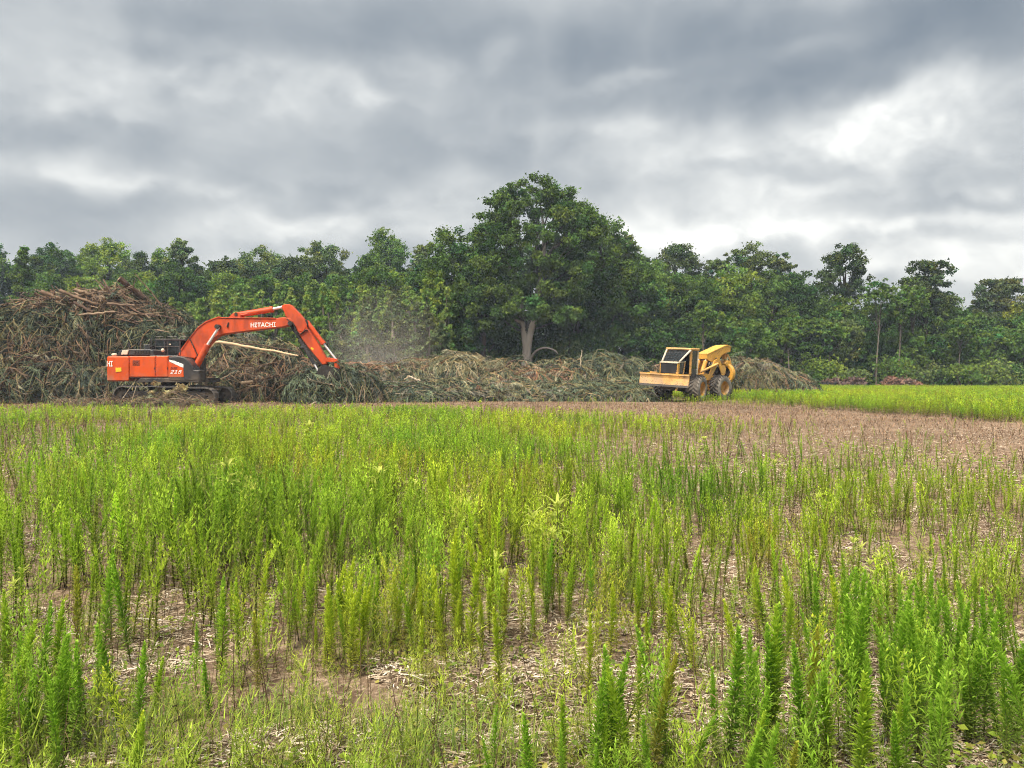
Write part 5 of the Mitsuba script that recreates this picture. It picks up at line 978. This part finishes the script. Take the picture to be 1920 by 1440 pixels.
scene['weeds'] = allm.shape('weed_leaf'); labels['weeds'] = {'label': 'mass of green feathery weeds covering the field behind the nearest stalks', 'category': 'weeds', 'kind': 'stuff'}

# lance leaved weeds standing out pale
LANCE = [(425, 1010, .78, 'pale leafed weed standing above the dense green stand on the left'), (712, 1000, .66, 'pale lance leaved weed left of the middle of the field'), (775, 1010, .60, 'pale bushy weed just right of the pale one left of the middle'), (875, 1080, .56, 'lance leaved weed with a pointed pale top in the middle'), (1000, 1110, .56, 'leafy weed left of the tallest pale one'),
         (1045, 1120, .66, 'tallest pale lance leaved weed right of the middle'), (930, 1150, .36, 'small leafy weed with a cupped top behind the tight clump'), (1535, 1000, .40, 'pale whorled weed at the edge of the thin patch on the right'), (1650, 1120, .34, 'low pale green leafy weed on the right'), (1600, 1090, .34, 'low leafy weed beside the low pale green one'), (1690, 1160, .3, 'starry leaved weed on the right'), (580, 870, .7, 'bright pale weed top in the far left of the field'),
         (900, 790, .7, 'bright yellow green weed near the end of the bare strip'), (1050, 800, .6, 'bright bushy weed at the near edge of the bare strip'), (1460, 905, .42, 'bright tipped weed at the near edge of the thin patch'), (40, 1170, .34, 'yellowish broad leaved weed at the left edge'), (1320, 870, .5, 'single bright weed left of the thin patch')]
for j, (px, py, hh, lab) in enumerate(LANCE):
    g = gnd(px, py); k = thing('leafy_weed', lab, 'weed'); far = g[1] > 12
    for e in range(2 if far else 3):
        st, lf = lance(np.random.default_rng(80 + j * 5 + e), 30 if not far else 34, .22 if hh > .4 else .30, .020 if not far else .035); o = np.random.default_rng(j * 9 + e).normal(0, .05, 2) * (e > 0); s = hh * (1 - .16 * e)
        tw = T().translate([float(g[0] + o[0]), float(g[1] + o[1]), float(ground_z(*g)) - .01]).rotate([0, 0, 1], float(77 * (j + e))).scale(float(s))
        put(k + '__stem', {**mikit.ply(st[:2], 'matte', color=st[2]), 'to_world': tw}); put(k + '__leaves', {**mikit.ply(lf[:2], 'weed_leaf', color=lf[2]), 'to_world': tw})

# dead standing stalks, low leafy growth, grass, stubble
def dead_stalks():
    rng = np.random.default_rng(90); n = 13000; y = 2.8 * (46 / 2.8) ** rng.uniform(0, 1, n) ** .8; x = rng.uniform(-.74, .74, n) * y; nz = meshkit.fbm(np.stack([x, y, 0 * x], 1) * .7, 3, 29); k = (rng.random(n) < np.clip((nz - .3) * 2.2, .1, 1) * np.where(inside(BARE, x, y), .12, 1)) ; x, y = x[k], y[k]; n = len(x); mb = MB()
    h = np.minimum(rng.gamma(4, .065, n), .46) * np.where(y > 15, 1.3, 1); g = rng.integers(0, len(DEADP), n); fr = yaw_frames(rng, n, .2); pos = np.stack([x, y, ground_z(x, y) - .01], 1); tint = rng.uniform(.8, 2.4, (n, 1)) * np.ones(3)
    for q in range(len(DEADP)): m = g == q; w = np.where(y[m] > 12, 1.6, np.where(y[m] < 7, .62, .9)); mb.add(*scatter(DEADP[q], pos[m], fr[m], np.stack([h[m] * w, h[m] * w, h[m]], 1), tint[m]))
    scene['dead_stalks'] = mb.shape('matte'); labels['dead_stalks'] = {'label': 'thin dark dead stalks standing among the green weeds', 'category': 'stalks', 'kind': 'stuff'}
dead_stalks()
def low_growth():
    rng = np.random.default_rng(91); n = 52000; y = 2.6 * (30 / 2.6) ** rng.uniform(0, 1, n); x = rng.uniform(-.76, .76, n) * y; nz = meshkit.fbm(np.stack([x, y, 0 * x], 1) * 1.4, 3, 37); k = (rng.random(n) < np.clip((nz - .40) * 5, .04, 1) * (1 - .7 * openness(x, y))) & ~inside(BARE, x, y); x, y = x[k], y[k]; n = len(x)
    z = ground_z(x, y) + rng.gamma(2, .022, n); L = rng.uniform(.018, .05, n) * np.where(y > 10, 1.6, 1); a = rng.uniform(0, 6.3, n); d = unit(np.stack([np.cos(a), np.sin(a), rng.normal(.25, .45, n)], 1)); s = unit(np.cross(d, rng.normal(0, .5, (n, 3)) + [0, 0, 1])) * (L * .30)[:, None]; p = np.stack([x, y, z], 1); d = d * L[:, None]
    v = np.stack([p, p + d * .5 - s, p + d * .5 + s, p + d - [0, 0, .006]], 1).reshape(-1, 3); f = (np.array([[0, 1, 2], [1, 3, 2]])[None] + (np.arange(n) * 4)[:, None, None]).reshape(-1, 3)
    c = np.array([(.28, .41, .06), (.36, .46, .07), (.22, .33, .07), (.42, .40, .11)])[rng.integers(0, 4, n)] * rng.uniform(.7, 1.2, (n, 1))
    scene['low_growth'] = mikit.ply((v, f), 'weed_leaf', color=np.repeat(c, 4, 0)); labels['low_growth'] = {'label': 'small low green leaves creeping over the straw between the stalks', 'category': 'ground cover', 'kind': 'stuff'}
low_growth()
def blades(rng, x, y, L, W, lean, col, key, label, cat, bsdf, curl=.5):
    n = len(x); a = rng.uniform(0, 2 * PI, n); h = np.stack([np.cos(a), np.sin(a), 0 * a], 1); s = np.stack([-np.sin(a), np.cos(a), 0 * a], 1) * W[:, None]; p = np.stack([x, y, ground_z(x, y) - .01], 1); z = np.array([0, 0, 1.0])
    m = p + (h * np.sin(lean)[:, None] + z * np.cos(lean)[:, None]) * (L * .55)[:, None]; l2 = lean + curl * rng.random(n) * 2; q = m + (h * np.sin(l2)[:, None] + z * np.cos(l2)[:, None]) * (L * .45)[:, None]
    v = np.stack([p - s, p + s, m - s * .8, m + s * .8, q], 1).reshape(-1, 3); f = (np.array([[0, 1, 3], [0, 3, 2], [2, 3, 4]])[None] + (np.arange(n) * 5)[:, None, None]).reshape(-1, 3)
    scene[key] = mikit.ply((v, f), bsdf, color=np.repeat(col, 5, 0)); labels[key] = {'label': label, 'category': cat, 'kind': 'stuff'}
rng = np.random.default_rng(92); cx = np.array([gnd(px, py) for px, py in [(770, 1400), (800, 1430), (730, 1380), (1180, 1120), (500, 1360), (560, 1340), (940, 1420), (330, 1330), (1420, 1390), (250, 1400), (1340, 1240), (880, 1350)]]); k = rng.integers(0, len(cx), 2200); sp = rng.normal(0, .11, (2200, 2))
blades(rng, cx[k, 0] + sp[:, 0], cx[k, 1] + sp[:, 1], rng.uniform(.06, .24, 2200), rng.uniform(.0018, .0036, 2200), np.abs(rng.normal(.3, .3, 2200)), np.array([(.30, .43, .09), (.40, .48, .13), (.25, .36, .11)])[rng.integers(0, 3, 2200)], 'grass', 'tufts of fine grass in the foreground straw', 'grass', 'weed_leaf', .8)
n = 130000; y = np.sqrt(rng.uniform(10 ** 2, 46 ** 2, n)); x = rng.uniform(-.76, .76, n) * y; nz = meshkit.fbm(np.stack([x, y, 0 * x], 1) * .4, 3, 43); b = inside(BARE, x + (nz - .5) * 3, y + (nz - .5) * 4) | ((y > 37) & (x < 6)); k = rng.random(n) < np.where(b, .55, np.where(y > 20, .34, .18)); x, y, nz = x[k], y[k], nz[k]; n = len(x)
col = np.array([(.26, .165, .105), (.20, .125, .08), (.32, .22, .14), (.13, .085, .055), (.20, .17, .07)])[rng.choice(5, n, p=[.32, .28, .18, .12, .10])] * rng.uniform(.75, 1.2, (n, 1)) * (.7 + .6 * nz)[:, None]
blades(rng, x, y, rng.uniform(.05, .20, n), rng.uniform(.004, .009, n) * (.6 + y / 40), np.abs(rng.normal(.6, .5, n)), col, 'stubble', 'reddish brown dry stubble of the bare strip and between the weeds', 'stubble', 'matte', .6)
# ------------------------------------------------------------------ moist summer air
scene['haze_air'] = {'type': 'homogeneous', 'albedo': {'type': 'rgb', 'value': [.94, .95, .96]}, 'sigma_t': {'type': 'rgb', 'value': [.00034, .00042, .00055]}}
scene['haze'] = {'type': 'cube', 'to_world': T().translate([0, 150, 14.5]).scale([700, 700, 16.5]), 'bsdf': {'type': 'null'}, 'interior': {'type': 'ref', 'id': 'haze_air'}}
labels['haze'] = {'label': 'thin humid air that pales the far trees', 'category': 'haze', 'kind': 'stuff'}
scene['camera']['medium'] = {'type': 'ref', 'id': 'haze_air'}

# ------------------------------------------------------------------ dust raised by the bucket
def dust():
    nx, ny, nz = 40, 20, 24; x0, x1, y0, y1, z0, z1 = -17.0, -4.0, 57.5, 71.0, .5, 10.5
    Z, Yg, X = np.meshgrid((np.arange(nz) + .5) / nz, (np.arange(ny) + .5) / ny, (np.arange(nx) + .5) / nx, indexing='ij')
    q = np.stack([X * 2, Yg * 1.5, Z * 2], -1); w = meshkit.fbm(q, 3, 7)
    cx = .42 + .10 * Z; r = ((X - cx) / .40) ** 2 + ((Yg - .5) / .5) ** 2 + ((Z - .30) / .62) ** 2
    d = np.clip(1.05 - r, 0, 1) ** 1.1 * np.clip((w - .05) * 1.1, 0, 1) * np.clip(1.25 - Z, 0, 1)
    edge = np.minimum.reduce([X, 1 - X, Yg, 1 - Yg, Z, 1 - Z]); d *= np.clip(edge * 10, 0, 1)
    tw = T().translate([x0, y0, z0]).scale([x1 - x0, y1 - y0, z1 - z0])
    scene['dust_cloud'] = {'type': 'cube', 'to_world': T().translate([(x0 + x1) / 2, (y0 + y1) / 2, (z0 + z1) / 2]).scale([(x1 - x0) / 2, (y1 - y0) / 2, (z1 - z0) / 2]), 'bsdf': {'type': 'null'}, 'exterior': {'type': 'ref', 'id': 'haze_air'},
        'interior': {'type': 'heterogeneous', 'albedo': {'type': 'constvolume', 'value': {'type': 'rgb', 'value': [.93, .90, .84]}}, 'scale': .066,
                     'sigma_t': {'type': 'gridvolume', 'grid': mi.VolumeGrid(d[..., None].astype(np.float32)), 'to_world': tw}}}
    labels['dust_cloud'] = {'label': 'pale dust hanging behind the bucket of the excavator', 'category': 'dust', 'kind': 'stuff'}
dust()
